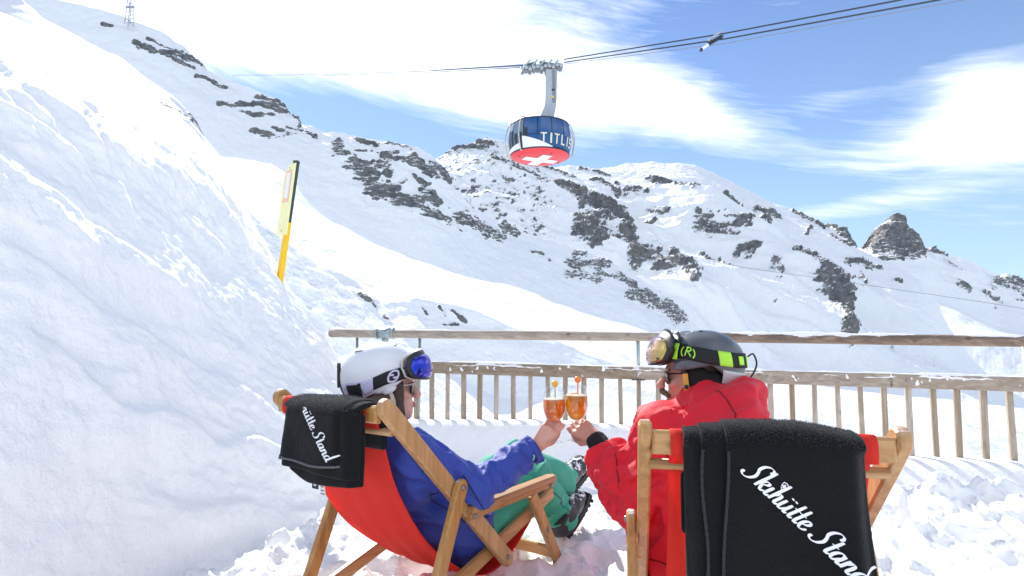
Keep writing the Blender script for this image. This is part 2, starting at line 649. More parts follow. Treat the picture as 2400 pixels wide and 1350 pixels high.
# ---- the far range with the rock pyramid
L1_crest = [(-1400, 700), (1500, 560), (1900, 590), (2035, 592), (2040, 578), (2052, 553), (2063, 545), (2076, 521), (2090, 515), (2101, 504), (2112, 509), (2124, 526), (2138, 540), (2150, 562), (2163, 584),
            (2183, 587), (2205, 600), (2233, 607), (2280, 620), (2327, 643), (2345, 652), (2358, 646), (2380, 657), (2400, 672), (2460, 690), (2560, 760), (2700, 740), (3000, 820), (3900, 900)]
L1_str = [([(2058, 586), (2075, 550), (2100, 528), (2125, 555), (2148, 582)], 30, 1.25), ([(2100, 515), (2100, 575)], 26, 1.3), ([(2152, 594), (2190, 597), (2212, 612)], 7, 1.0), ([(2210, 625), (2240, 648)], 6, .8),
          ([(2236, 672), (2262, 692)], 9, 1.0), ([(2335, 668), (2362, 662), (2395, 690), (2470, 715)], 24, .95), ([(2300, 690), (2350, 715)], 10, .7), ([(2100, 690), (2120, 700)], 5, .8)]
sheet('mountain', ulin(1640, 2420, 1.6, 1300, 3900, 20),
      [([(1300, 900), (3900, 1000)], [(0, 1150)]), ([(1300, 800), (2100, 770), (2300, 795), (2700, 860), (3900, 950)], [(0, 1350)]),
       ([(1300, 700), (2000, 640), (2160, 690), (2250, 725), (2340, 770), (2500, 800), (3900, 930)], [(0, 1900)]), (L1_crest, [(0, 2300), (2020, 2300), (2060, 2180), (2100, 2150), (2150, 2180), (2200, 2350), (4000, 2500)])],
      [10, 50, 130], M_FAR,
      lambda Q, U, V: 26 * spur(Q, radians(25), 420, 170, 5) * sstep(830, 640, V) * (1 - (np.abs(U - 2100) < 70) * sstep(600, 590, V)) + 5 * fbm(Q / 55, 4, seed=8) + 7 * fbm(Q / 24, 3, seed=2) * (np.abs(U - 2100) < 56) * sstep(600, 575, V),
      L1_str, soft=(60, .55), smooth=3, rock_amp=16, rock_scale=34.0, seed=40)

# ---- the central ridge with its spurs
L2_crest = [(-1400, 500), (900, 420), (1000, 385), (1060, 352), (1100, 338), (1148, 322), (1185, 336), (1240, 370), (1300, 393), (1333, 387), (1400, 396), (1440, 390), (1467, 383), (1500, 382), (1527, 378), (1560, 384), (1587, 381), (1633, 387), (1655, 398), (1680, 410),
            (1717, 427), (1773, 457), (1810, 476), (1850, 487), (1880, 505), (1907, 513), (1932, 536), (1938, 529), (1960, 526), (1980, 537), (1990, 562), (2012, 585), (2050, 600), (2117, 633), (2163, 660), (2195, 705), (2225, 772), (2280, 850), (2380, 930), (2700, 1050), (3900, 1200)]
L2_str = [([(1210, 447), (1233, 473), (1260, 490)], 13, 1.3), ([(1287, 503), (1327, 523), (1353, 543), (1367, 560), (1400, 563)], 18, 1.25), ([(1420, 563), (1450, 587), (1473, 610), (1497, 627)], 13, 1.3), ([(1460, 543), (1483, 577)], 9, 1.0),
          ([(1065, 347), (1100, 352), (1140, 355)], 8, 1.1), ([(1120, 335), (1150, 342)], 10, .9),
          ([(1150, 397), (1187, 420), (1207, 433)], 13, .75), ([(1347, 597), (1373, 597)], 7, 1.1), ([(1340, 623), (1383, 627), (1417, 620)], 16, 1.1), ([(1333, 650), (1373, 660), (1400, 663)], 14, 1.1),
          ([(1450, 650), (1477, 677)], 12, 1.1), ([(1287, 617)], 9, .9), ([(1237, 597), (1260, 603)], 6, .9), ([(1477, 700), (1517, 697), (1533, 713), (1567, 727), (1590, 750)], 19, 1.2), ([(1560, 700), (1593, 730)], 13, 1.1), ([(1400, 640), (1440, 660)], 12, .8),
          ([(1387, 457), (1410, 467), (1433, 490), (1450, 503)], 10, .95), ([(1447, 477)], 9, 1.0), ([(1467, 497), (1517, 503)], 15, .8), ([(1517, 463), (1543, 487), (1567, 497), (1593, 520), (1613, 533)], 10, 1.15),
          ([(1357, 402), (1393, 417), (1427, 433)], 7, .9), ([(1247, 397), (1287, 420), (1347, 447)], 8, .75), ([(1613, 510), (1640, 507)], 13, 1.1), ([(1693, 500), (1717, 527), (1730, 540)], 10, 1.0), ([(1763, 537), (1793, 543), (1817, 563)], 9, 1.1),
          ([(1520, 560), (1560, 577)], 8, .9), ([(1503, 583), (1533, 583)], 8, .85), ([(1630, 607), (1667, 630), (1700, 630), (1727, 630)], 22, .78), ([(1717, 670), (1750, 677)], 11, .95), ([(1680, 683), (1707, 703), (1727, 730)], 9, .85),
          ([(1640, 660), (1665, 690)], 9, .8), ([(1773, 583), (1790, 590)], 9, .9), ([(1887, 590), (1880, 607)], 7, 1.0), ([(1947, 573), (1990, 593)], 9, 1.0), ([(1857, 497), (1900, 523), (1932, 537)], 9, .95), ([(1943, 530), (1977, 547), (2000, 577)], 14, .95),
          ([(1843, 693), (1877, 707), (1907, 737), (1947, 760), (1975, 775)], 16, 1.05), ([(1793, 707), (1817, 725)], 11, .85), ([(1847, 763), (1880, 770)], 9, .8), ([(1977, 650), (1990, 660), (2033, 667), (2053, 663)], 11, .95), ([(2090, 687), (2105, 690)], 7, 1.0),
          ([(1940, 707), (2010, 710)], 7, .85), ([(1900, 657), (1927, 680)], 8, .85), ([(1960, 803), (2000, 810), (2037, 833)], 10, 1.1), ([(1927, 795), (1953, 820), (1980, 837)], 11, 1.05), ([(2010, 690), (2020, 720)], 8, .8), ([(1820, 640), (1840, 660)], 7, .7), ([(2080, 830), (2085, 850)], 5, .7)]
sheet('mountain', ulin(980, 2260, 1.6, 500, 3900, 20),
      [([(500, 900), (1700, 950), (2400, 1000), (3900, 1400)], [(0, 560)]), ([(500, 760), (1300, 720), (1700, 800), (2000, 850), (2200, 880), (2400, 960), (3900, 1300)], [(0, 700)]), (L2_crest, [(0, 1200), (1100, 1220), (1500, 1400), (1900, 1350), (2100, 1200), (2400, 1000), (3900, 1000)])],
      [30, 250], M_MTN,
      lambda Q, U, V: (46 * spur(Q, radians(30), 420, 62, 15, 4, 0.40) + 26 * spur(Q, radians(36), 600, 150, 16, 2, 0.4) + 6 * fbm(Q / np.array([90., 90., 40.]), 5, seed=18)) * sstep(0, 190, V - interp_curve(L2_crest, U)) * sstep(900, 780, V) + 2.5 * fbm(Q / 14, 4, 0.6, seed=19),
      L2_str, smooth=2, rock_amp=10, rock_scale=11.0, seed=60,
      rand_rock=lambda Q, U, V: 1.3 * (ridged(Q / np.array([60., 60., 26.]), 4, 0.55, seed=77) - 0.98) * sstep(1250, 1400, U))

# ---- the mountain on the left with the cliff band
L3_crest = [(-1400, -260), (-500, -160), (-100, -60), (80, -12), (143, 2), (190, 12), (233, 22), (270, 32), (290, 38), (310, 50), (333, 57), (377, 73), (400, 88), (413, 100), (428, 104), (443, 122), (460, 140), (473, 152), (485, 164), (500, 171), (550, 192), (600, 213), (633, 228), (655, 236), (668, 248), (671, 262), (685, 270), (696, 276), (699, 289), (733, 297), (767, 313),
            (785, 308), (820, 316), (857, 325), (928, 334), (983, 346), (1014, 366), (1034, 385), (1050, 415), (1054, 436), (1090, 470), (1150, 510), (1230, 545), (1300, 566), (1350, 582), (1420, 606), (1480, 640), (1540, 678), (1600, 728), (1640, 770), (1700, 840), (1900, 940), (2400, 1080), (3900, 1400)]
L3_str = [([(318, 112), (345, 125), (362, 130)], 9, 1.2), ([(380, 130), (420, 130), (450, 140), (470, 152)], 9, 1.1), ([(410, 145), (430, 155), (455, 167)], 8, 1.1), ([(345, 98), (400, 118), (430, 120)], 6, .8), ([(240, 58), (262, 62)], 6, 1.1), ([(460, 192), (490, 200), (510, 208), (530, 210)], 7, 1.1),
          ([(515, 257), (540, 255), (575, 250), (605, 243), (640, 248), (668, 262)], 8, 1.1), ([(600, 228), (650, 238), (668, 252)], 8, .95), ([(560, 267), (600, 272), (640, 268)], 7, .85), ([(688, 276)], 9, 1.2), ([(590, 308), (625, 318), (660, 325), (690, 325)], 11, .95), ([(700, 318), (740, 330)], 9, .9), ([(640, 300), (700, 312)], 7, .8),
          ([(788, 350), (796, 382)], 17, 1.2), ([(830, 340), (870, 350), (910, 345), (960, 350)], 13, .72), ([(820, 370), (870, 375), (930, 375)], 14, .6), ([(900, 385), (940, 403), (985, 412), (1010, 430)], 11, 1.2), ([(960, 392), (990, 395)], 5, 1.1), ([(1010, 385), (1035, 408), (1045, 430)], 16, 1.05), ([(825, 410), (850, 425), (862, 452)], 26, 1.05),
          ([(880, 425), (905, 442)], 14, .95), ([(880, 470), (920, 480)], 16, 1.25), ([(920, 490), (960, 500), (1000, 480), (1015, 492)], 16, 1.1), ([(960, 450), (990, 460), (975, 468)], 8, 1.0), ([(970, 505), (1010, 520), (1050, 532)], 16, .9), ([(1070, 535), (1110, 545), (1150, 557), (1172, 562)], 20, 1.1), ([(1180, 530), (1200, 545), (1216, 549)], 12, 1.1), ([(1085, 485), (1110, 500)], 8, .6),
          ([(905, 455), (940, 465)], 11, .8),
          ([(1347, 597), (1373, 597)], 8, 1.15), ([(1340, 623), (1383, 627), (1417, 620)], 17, 1.1), ([(1333, 650), (1373, 660), (1400, 663)], 15, 1.1), ([(1450, 650), (1477, 677)], 13, 1.1), ([(1287, 617)], 9, .9), ([(1245, 601), (1275, 604)], 6, .9),
          ([(1477, 702), (1517, 697), (1533, 713), (1567, 727), (1588, 748)], 21, 1.2), ([(1560, 704), (1590, 732)], 14, 1.1), ([(1400, 640), (1440, 664)], 13, .9)]


def d3(Q, U, V):
    c = interp_curve(L3_crest, U)
    edge = sstep(0, 25, V - c)
    stre = fbm(np.stack([Q[..., 0] / 70 + Q[..., 2] / 80, Q[..., 2] / 7 + Q[..., 0] / 14, Q[..., 1] / 60], -1), 4, 0.55, seed=33)
    cliff = np.exp(-(((U - 930) / 150) ** 2 + ((V - 430 - (U - 930) * 0.25) / 80) ** 2))
    return (3.5 * fbm(Q / 38, 4, seed=31) + 0.5 * stre) * edge + cliff * (6 + 7 * ridged(Q / np.array([26., 26., 11.]), 4, 0.55, seed=35)) * edge + 0.5 * fbm(Q / 4, 3, seed=30)


sheet('mountain', ulin(0, 1640, 1.6, -1400, 2600, 20),
      [([(-1400, 500), (1500, 950), (2600, 1150)], [(0, 235)]), ([(-1400, 330), (0, 330), (400, 380), (700, 470), (860, 575), (1100, 670), (1300, 740), (1500, 830), (1700, 900), (2600, 1150)], [(0, 300), (1000, 310), (1500, 360), (2600, 420)]),
       (L3_crest, [(0, 352), (800, 372), (1050, 395), (1300, 440), (1600, 500), (2600, 560)])],
      [14, 250], M_CLIFF, d3, L3_str, smooth=2, rock_amp=2.6, rock_scale=6.5, seed=80)

# ---- the groomed ridge below it, top left
E_crest = [(-1400, -230), (-300, -120), (-40, -40), (30, -14), (80, 20), (100, 42), (167, 76), (233, 112), (283, 136), (333, 176), (377, 206), (405, 225), (427, 249), (447, 274), (452, 300), (470, 335), (520, 400), (700, 560)]
E_low = [(-1400, 120), (0, 120), (143, 118), (200, 150), (277, 185), (330, 215), (357, 238), (395, 262), (440, 285), (700, 580)]
sheet('hillside', ulin(-20, 470, 2.2, -1400, 700, 20),
      [([(-1400, 420), (200, 420), (700, 700)], [(0, 118)]), (E_low, [(0, 150)]), (E_low, [(0, 151)]), (E_crest, [(0, 190)])], [24, 3, 60], M_SLOPE,
      lambda Q, U, V: 0.5 * fbm(Q / 9, 4, seed=51) + 0.8 * fbm(Q / 25, 2, seed=55),
      [([(360, 240), (395, 250), (430, 268), (442, 276)], 10, 1.1), ([(380, 262), (420, 280)], 8, .8), ([(340, 292), (380, 305), (402, 294)], 6, .9)], smooth=3, rock_amp=0.8, rock_scale=2.6, seed=90)

# ---- the bright slope beyond the terrace, with a wind lip and its shaded hollow
L4_crest = [(-1400, 250), (200, 330), (420, 350), (520, 363), (600, 373), (640, 380), (668, 396), (692, 420), (706, 462), (724, 492), (780, 530), (860, 562), (960, 602), (1040, 626), (1110, 650), (1200, 675), (1260, 690), (1350, 722), (1480, 766), (1600, 815), (1750, 865), (1900, 900), (2100, 925), (2400, 965), (3900, 1200)]
L4_lip = [(-1400, 480), (600, 560), (700, 598), (770, 627), (830, 653), (865, 680), (892, 694), (930, 700), (975, 688), (1030, 700), (1070, 708), (1150, 742), (1300, 792), (1430, 850), (1560, 900), (1800, 985), (2400, 1120), (3900, 1300)]
L4_low = [(-1400, 560), (600, 690), (770, 735), (905, 790), (1080, 892), (1160, 936), (1230, 945), (1300, 948), (1480, 990), (1800, 1070), (2400, 1190), (3900, 1400)]
L4_str = [([(840, 690), (870, 707), (900, 737), (917, 752)], 8, 1.0), ([(990, 716), (1003, 738)], 6, .85), ([(1030, 712), (1045, 740)], 5, .8), ([(1060, 722), (1078, 740), (1095, 755)], 9, .9), ([(1015, 757), (1075, 763)], 9, .8)]
sheet('snow_slope', ulin(560, 2420, 2.2, -1400, 3900, 20),
      [([(-1400, 900), (900, 1250), (2400, 1500), (3900, 1700)], [(0, 26)]), (L4_low, [(0, 60)]), (L4_lip, [(0, 66), (1100, 68), (1400, 74), (1800, 85), (2400, 95), (3900, 95)]), (L4_crest, [(0, 128)])], [50, 60, 110], M_SLOPE,
      lambda Q, U, V: 0.35 * fbm(Q / np.array([9., 9., 3.]), 4, seed=61) + 1.5 * fbm(Q / np.array([30., 22., 9.]), 3, seed=65) + 0.07 * fbm(np.stack([Q[..., 0] / 9 + Q[..., 2] / 3, Q[..., 2] / .6 + Q[..., 0] / 1.5, Q[..., 1] / 8], -1), 3, seed=66),
      L4_str, smooth=2, rock_amp=0.35, rock_scale=1.5, seed=100)

# ---- the nearer slope just beyond the railing, falling to the right
L5_crest = [(-1400, 250), (350, 352), (420, 358), (520, 432), (600, 512), (660, 560), (720, 602), (790, 657), (850, 712), (905, 766), (985, 832), (1050, 888), (1100, 932), (1177, 990), (1260, 1050), (1500, 1200), (1900, 1400)]
sheet('snow_slope', ulin(380, 1320, 2.2, -1400, 1900, 20),
      [([(-1400, 1100), (700, 1150), (1900, 1600)], [(0, 7.4)]), (L5_crest, [(-1400, 9), (500, 11), (900, 13.5), (1300, 15), (1900, 15)])], [110], M_SLOPE,
      lambda Q, U, V: 0.05 * fbm(Q / 1.6, 4, seed=71) + 0.03 * fbm(np.stack([Q[..., 0] / 2 + Q[..., 2], Q[..., 2] * 4 - Q[..., 0] * .5, Q[..., 1]], -1), 4, seed=75), [], smooth=1, seed=110)

# ---- railing line (used by the ground too)
def fence_y(x):
    return 4.9 + (x + 0.68) * (3.87 - 4.9) / (3.44 + 0.68)


# ---- the snow of the terrace: one sheet, finest where the camera looks
def axis_pts(core0, core1, step, lo, hi, grow=1.13):
    a = list(np.arange(core0, core1, step))
    s, x = step, core1
    while x < hi:
        a.append(x)
        s *= grow
        x += s
    a.append(hi)
    s, x = step, core0
    b = []
    while x > lo:
        s *= grow
        x -= s
        b.append(max(x, lo))
    return np.array(sorted(set(b)) + a)


FEET = []          # (x, y, r, dz): snow pressed or heaped round things that stand in it


def ground_z(X, Y):
    p = np.stack([X, Y, 0 * X], -1)
    fy = fence_y(X)
    t = Y - fy                                   # 0 on the railing line
    base = 0.02 * fbm(p * 0.7, 3, seed=200)
    rim = np.interp(X, [-1.4, -0.7, 0.3, 0.9, 1.8, 2.6, 3.4, 6], [0.24, 0.24, 0.27, 0.26, 0.16, 0.13, 0.12, 0.12])
    wob = 0.16 * fbm(p * 1.1, 3, seed=201)
    berm = (rim + .03) * sstep(-0.38, -0.10, t + wob * .35) * (1 - 0.25 * sstep(-.05, 0.5, t))
    near = sstep(-0.5, -0.9, t + wob)           # trampled part
    lump = 1 - np.abs(vnoise(p * 5.5, 203)) * 2
    lump = 0.028 * lump + 0.026 * (1 - 2 * np.abs(vnoise(p * 11.0 + 3, 204))) + 0.012 * (1 - 2 * np.abs(vnoise(p * 23.0, 205))) + 0.008 * vnoise(p * 48.0, 206)
    # wheel and boot furrows to the right
    fur = ridged(np.stack([X * 0.55 + Y * 0.35, Y * 2.3 - X * 0.35, 0 * X], -1), 3, 0.45, seed=208)
    right = sstep(0.9, 1.6, X) * sstep(-0.35, -0.85, t + wob)
    patch = sstep(-0.25, 0.35, fbm(p * 1.7, 3, seed=209))
    z = base + berm + near * lump * (0.45 + 0.75 * patch) + right * 0.165 * fur + 0.006 * fbm(p * 9, 4, seed=210)
    dents = np.zeros_like(z)
    for k in range(46):
        rx, ry = random.uniform(-1.0, 3.4), random.uniform(2.3, 3.9)
        a = random.uniform(0, pi)
        c, s = cos(a), sin(a)
        q = ((X - rx) * c + (Y - ry) * s) / 0.15
        w = (-(X - rx) * s + (Y - ry) * c) / 0.065
        e = np.exp(-(q * q + w * w) ** 2)
        dents -= 0.045 * e - 0.02 * np.exp(-((q * q + w * w) - 1.6) ** 2 * 1.5)
    z += dents * sstep(-0.3, -0.8, t)
    for fx, fyy, r, dz in FEET:
        z += dz * np.exp(-(((X - fx) ** 2 + (Y - fyy) ** 2) / (r * r)))
    z -= np.where(t > 0.25, (t - 0.25) * 0.85, 0)    # beyond the railing the hill drops away
    z = np.where(t > 9, z * 0 - 7.4 - (t - 9) * 0.2, z)
    return z


M_CHAIR1 = (Vector((-0.601, 1.857)), radians(35))
M_CHAIR2 = (Vector((0.551, 1.25)), radians(11))


def chair_pt(ch, x, s, z):
    c, yaw = ch
    return Vector((c.x + sin(yaw) * s + cos(yaw) * x, c.y + cos(yaw) * s - sin(yaw) * x, z))


for ch in (M_CHAIR1, M_CHAIR2):
    for x in (-.29, .29):
        for s in (1.03, .13):
            q = chair_pt(ch, x, s, 0)
            FEET.append((q.x, q.y, 0.07, 0.03))
q = chair_pt(M_CHAIR1, .13, 1.36, 0)
FEET.append((q.x, q.y, 0.10, 0.03))


def build_ground():
    xs = axis_pts(-1.3, 3.55, 0.013, -45, 45)
    ys = axis_pts(2.2, 4.85, 0.013, -45, 22)
    X, Y = np.meshgrid(xs, ys)
    Z = ground_z(X, Y)
    o = obj('ground', np.stack([X, Y, Z], -1).reshape(-1, 3), grid_faces(len(ys), len(xs)), M_SNOW)
    o['kind'] = 'structure'


build_ground()


# ---- the cut bank of ploughed snow on the left
def build_bank():
    ctl = np.array([
        # y, base x, base z, edge x, edge z, crest x, crest y, crest z
        [-6.0, -1.35, -.15, -2.6, 2.25, -5.0, -6.0, 3.3],
        [-1.0, -1.35, -.15, -2.55, 2.25, -5.0, 0.5, 3.3],
        [1.0, -1.30, -.15, -2.42, 2.22, -4.9, 3.0, 3.5],
        [2.0, -1.24, -.15, -2.34, 2.14, -4.6, 5.0, 3.9],
        [2.6, -1.17, -.15, -2.30, 2.09, -4.4, 5.6, 3.90],
        [3.1, -1.07, -.15, -2.26, 2.00, -4.1, 6.0, 3.75],
        [4.0, -.96, -.15, -2.22, 1.96, -3.75, 6.6, 3.45],
        [4.5, -.90, -.15, -2.10, 1.72, -3.5, 7.0, 2.95],
        [4.85, -.88, -.15, -1.98, 1.42, -3.3, 7.2, 2.45],
        [5.15, -.98, -.15, -1.80, 1.02, -3.1, 7.4, 1.85],
        [5.45, -1.15, -.2, -1.68, .66, -3.0, 7.6, 1.2],
        [6.2, -1.5, -.5, -1.9, .1, -3.1, 8.0, .5],
        [7.5, -2.2, -1.2, -2.6, -.4, -3.4, 9.0, -.2]])
    ys = np.concatenate([np.arange(-6, 1.2, 0.1), np.arange(1.2, 5.6, 0.012), np.arange(5.6, 7.5, 0.05)])
    g = [np.interp(ys, ctl[:, 0], ctl[:, k]) for k in range(1, 8)]
    def sm(a, n=14):
        for _ in range(n):
            a[1:-1] = (a[:-2] + 2 * a[1:-1] + a[2:]) / 4
        return a
    g = [sm(a, 60) for a in g]
    B = np.stack([g[0], ys, g[1]], -1)
    E = np.stack([g[2], ys + 0.1, g[3]], -1)
    C = np.stack([g[4], g[5], g[6]], -1)
    K = C + np.array([-2.0, 1.5, -1.6])
    rows = []
    for a, b, n in ((B, E, 210), (E, C, 90), (C, K, 6)):
        for t in np.linspace(0, 1, n, endpoint=False):
            rows.append(a * (1 - t) + b * t)
    rows.append(K)
    Q = np.array(rows)
    T = np.linspace(0, 1, 210)
    # the face is slightly hollow and the top edge rounded
    face = np.zeros(Q.shape[0])
    face[:210] = np.sin(pi * T)
    for _ in range(26):
        Q[1:-1] = (Q[:-2] + 2 * Q[1:-1] + Q[2:]) / 4
    N = normals_grid(Q)
    N[N[..., 2] < 0] *= -1
    tt = np.arange(Q.shape[0])[:, None] / 210.0
    on_face = sstep(1.12, 0.92, tt)
    p = Q
    big = 0.13 * fbm(p * np.array([.9, .9, 1.3]), 3, 0.45, seed=301)
    led = p[..., 2] * 1.25 + 0.42 * p[..., 1] + 0.55 * fbm(p * 0.9, 3, seed=302)          # layers that dip to the left
    fr = led * 2.1
    fr = fr - np.floor(fr)
    step = 0.032 * (sstep(0, .75, fr) - sstep(.80, 1.0, fr)) * sstep(-.25, .3, fbm(p * .7 + 9, 2, seed=309))
    mid = 0.014 * ridged(p * np.array([1.7, 1.7, 3.0]), 4, 0.45, seed=303) + 0.02 * fbm(p * 7, 4, 0.55, seed=304)
    dq = (big + step + mid) * (0.25 + 0.75 * on_face) + 0.007 * fbm(p * 26, 3, 0.65, seed=305) + 0.009 * ridged(np.stack([p[..., 0] * 3 + p[..., 2] * 2, p[..., 1] * 3.2, p[..., 2] * 9 + p[..., 1] * 4], -1), 3, 0.6, seed=311)
    # broken, crumbly rim where the plough cut through
    rim = np.exp(-((tt - 1.02) / 0.16) ** 2)
    dq = dq + rim * (0.07 * ridged(np.stack([p[..., 0] * 1.1, p[..., 1] * 2.6, p[..., 2] * 1.1], -1), 4, 0.5, seed=306) - 0.02)
    Q = Q + N * dq[..., None]
    nr, nc = Q.shape[:2]
    o = obj('snow_bank', Q.reshape(-1, 3), grid_faces(nr, nc), M_BANK)
    o['kind'] = 'structure'


build_bank()
# ================================================================== railing
M_RAIL = wood_mat('weathered_rail', (0.20, 0.15, 0.105), (0.35, 0.285, 0.22), (0.50, 0.43, 0.35), 'X', 1.0, 0.8)
M_RAILDK = wood_mat('brown_rail', (0.055, 0.032, 0.02), (0.16, 0.10, 0.062), (0.33, 0.215, 0.13), 'X', 0.8, 0.75)
M_BAL = wood_mat('weathered_baluster', (0.22, 0.165, 0.115), (0.38, 0.31, 0.235), (0.52, 0.45, 0.36), 'Z', 1.0, 0.8)
M_GALV = plain('galvanised_steel', (0.36, 0.42, 0.43), 0.42, 0.25, 30, 0.1, Metallic=0.75)
M_BOLT = plain('bolt_steel', (0.25, 0.26, 0.27), 0.35, 0.2, 60, 0.1, Metallic=0.9)
M_SNOWCAP = snow_mat('snow_cap', 2.0)

FA, FB = Vector((-0.68, 4.9)), Vector((3.44, 3.87))
FD = (FB - FA).normalized()                       # along the railing, to the right
FN = Vector((FD.y, -FD.x))                        # towards the camera


def on_fence(u):
    """parameter along the railing seen at column u"""
    k = (u - 1200) / FPX / cos(PITCH)
    # FA + FD s : x = k y   (pitch effect on the column is negligible at the horizon)
    return (k * FA.y - FA.x) / (FD.x - k * FD.y)


def fence():
    f = thing('railing', 'weathered wooden terrace railing with round handrail, lower board and balusters, dusted with snow', 'railing', (FA.x, FA.y, 0.0))
    base = f.location
    def pt(s, z, off=0.0):
        return Vector((FD.x * s + FN.x * off, FD.y * s + FN.y * off, z))
    L0, L1 = on_fence(778), on_fence(2400) + 1.6
    def zh(s): return 0.99 - 0.012 - 0.0105 * s       # underside-to-axis heights, falling a little to the right
    def zl(s): return 0.735 - 0.0125 * s
    side3 = Vector((FN.x, FN.y, 0))
    rnd = random.Random(5)
    # handrail: two logs that meet in a metal sleeve
    sj = on_fence(1597)
    for a, b, mat, lab in ((L0, sj, M_RAIL, 'pale grey round log'), (sj + 0.004, L1, M_RAILDK, 'darker brown log')):
        n = 40
        V, F = [], []
        segs = 16
        for i in range(n + 1):
            s = a + (b - a) * i / n
            r = 0.037 + 0.0015 * math.sin(s * 3.1 + a)
            for k in range(segs):
                t = 2 * pi * k / segs
                V.append(pt(s, zh(s) + r * sin(t) * 1.0, r * cos(t) * 1.1) )
        for i in range(n):
            for k in range(segs):
                k2 = (k + 1) % segs
                F.append((i * segs + k, i * segs + k2, (i + 1) * segs + k2, (i + 1) * segs + k))
        F.append(tuple(range(segs - 1, -1, -1)))
        F.append(tuple(range(n * segs, (n + 1) * segs)))
        o = MB().add(V, F).build('handrail', mat, f, True)
        o['label'] = lab
    # lower board in lengths
    cuts = [on_fence(940), on_fence(1492), on_fence(2074), L1]
    for a, b in zip(cuts[:-1], cuts[1:]):
        MB().beam(pt(a + .002, zl(a) - .035, .012), pt(b - .002, zl(b) - .035, .012), 0.095, 0.045, side3, bev=0.006).build('lower_rail', M_RAIL, f)
    # balusters
    us = [940, 977, 1013, 1050, 1087, 1125, 1163, 1202, 1242, 1282, 1323, 1366, 1407, 1450, 1493, 1538, 1584, 1630, 1687, 1747, 1798, 1848, 1900, 1953, 2006, 2061, 2117, 2175, 2230, 2291, 2351, 2416, 2484, 2556, 2634, 2718]
    for i, u in enumerate(us):
        s = on_fence(u)
        zt = zl(s) - 0.07
        w = 0.036 + rnd.uniform(-.005, .004)
        mb = MB().beam(pt(s + rnd.uniform(-.009, .009), -0.1, -.014), pt(s, zt, -.014), w, 0.026, side3, bev=0.003)
        mb.build('baluster', M_BAL, f)
    # metal posts, T sleeves and brackets
    for u, r in ((836, .012), (982, .013), (1493, .014), (2398, .016)):
        s = on_fence(u)
        MB().tube([pt(s, zl(s) - 0.8 if u != 1493 else zl(s) - 0.02, -0.028), pt(s, zh(s) - .03, -0.028 if u != 1493 else 0)], r, 10).build('metal_post', M_GALV, f, True)
    for u, dz in ((905, 0), (1597, 0.0)):
        s = on_fence(u)
        mb = MB()
        mb.tube([pt(s - .075, zh(s) + 0.002 + dz), pt(s + .075, zh(s) + .002 + dz)], .046, 18)
        mb.tube([pt(s - .078, zh(s) + 0.002 + dz), pt(s - .066, zh(s) + .002 + dz)], .050, 18)
        mb.tube([pt(s + .066, zh(s) + 0.002 + dz), pt(s + .078, zh(s) + .002 + dz)], .050, 18)
        mb.tube([pt(s, zh(s) - .9, 0), pt(s, zh(s) - .03, 0)], .022, 12)
        mb.tube([pt(s, zh(s) - .075, 0), pt(s, zh(s) - .035, 0)], .029, 12)
        mb.build('pipe_sleeve', M_GALV, f, True)
    s = on_fence(1493)
    MB().box(pt(s, zl(s) - 0.085, 0.012), (0.10, 0.06, 0.006), Matrix.Rotation(atan2(FD.y, FD.x), 3, 'Z')).build('bracket', M_BOLT, f)
    for u in (1163, 1790, 2072, 2110):
        s = on_fence(u)
        o = MB().lathe([(0.0, .004), (.008, .004), (.011, 0)], pt(s, zl(s) - .03, .036), 8, Matrix.Rotation(pi / 2, 3, 'X') , closed=False).build('screw', M_BOLT, f)
    # snow lying on the rails
    def cap(name, a, b, zf, half, dens, thick, seed, off0=0.0):
        n = int((b - a) / 0.012)
        m = 9
        ss = np.linspace(a, b, n)
        h = fbm(np.stack([ss * 3.2, ss * 0 + seed, ss * 0], -1), 4, 0.55, seed=seed)
        h2 = fbm(np.stack([ss * 14, ss * 0 + seed, ss * 0], -1), 3, 0.6, seed=seed + 5)
        t = np.clip(dens + h * 0.9 + h2 * 0.35, 0, 1)
        drop = np.clip(0.3 + fbm(np.stack([ss * 6, ss * 0, ss * 0 + 9], -1), 4, 0.6, seed=seed + 8) * 1.6, 0, 1)
        Q = np.zeros((n, m, 3))
        for j, w in enumerate(np.linspace(-1, 1, m)):
            c = np.sqrt(max(0, 1 - w * w))
            z = np.array([zf(x) for x in ss]) + thick * t * c - 0.004 - (0.018 * drop * t) * (w > 0.6)
            off = off0 + half * w * (0.55 + 0.5 * t)
            Q[:, j, 0] = FD.x * ss + FN.x * off
            Q[:, j, 1] = FD.y * ss + FN.y * off
            Q[:, j, 2] = z - 0.012 * (1 - c) - 0.02 * (t < 0.03)
        o = obj(name, Q.reshape(-1, 3), grid_faces(n, m), M_SNOWCAP, f)
        o['kind'] = 'stuff'
    cap('rail_snow', L0 + .05, sj - .1, lambda s: zh(s) + .033, .026, .26, .012, 3)
    cap('rail_snow', sj + .09, L1, lambda s: zh(s) + .032, .036, .62, .022, 11)
    cap('rail_snow', cuts[0] + .02, L1, lambda s: zl(s) + .012, .026, .72, .018, 23, .012)
    # splats of snow stuck to the faces
    for k in range(34):
        s = rnd.uniform(cuts[0], L1 - 1.2)
        r = rnd.uniform(.004, .014)
        c = pt(s, zl(s) - .035 + rnd.uniform(-.035, .04), .036)
        mb = MB()
        R = Matrix.Rotation(rnd.uniform(-.6, .6), 3, 'Y')
        mb.ball(c, (r * .8, .006, r * rnd.uniform(.9, 2.0)), R, 8, 5)
        mb.ball(c + Vector((r * .8, 0, -r * .7)), (r * .5, .005, r * .8), R, 8, 5)
        o = mb.build('snow_splat', M_SNOWCAP, f, True)
    return f


fence()

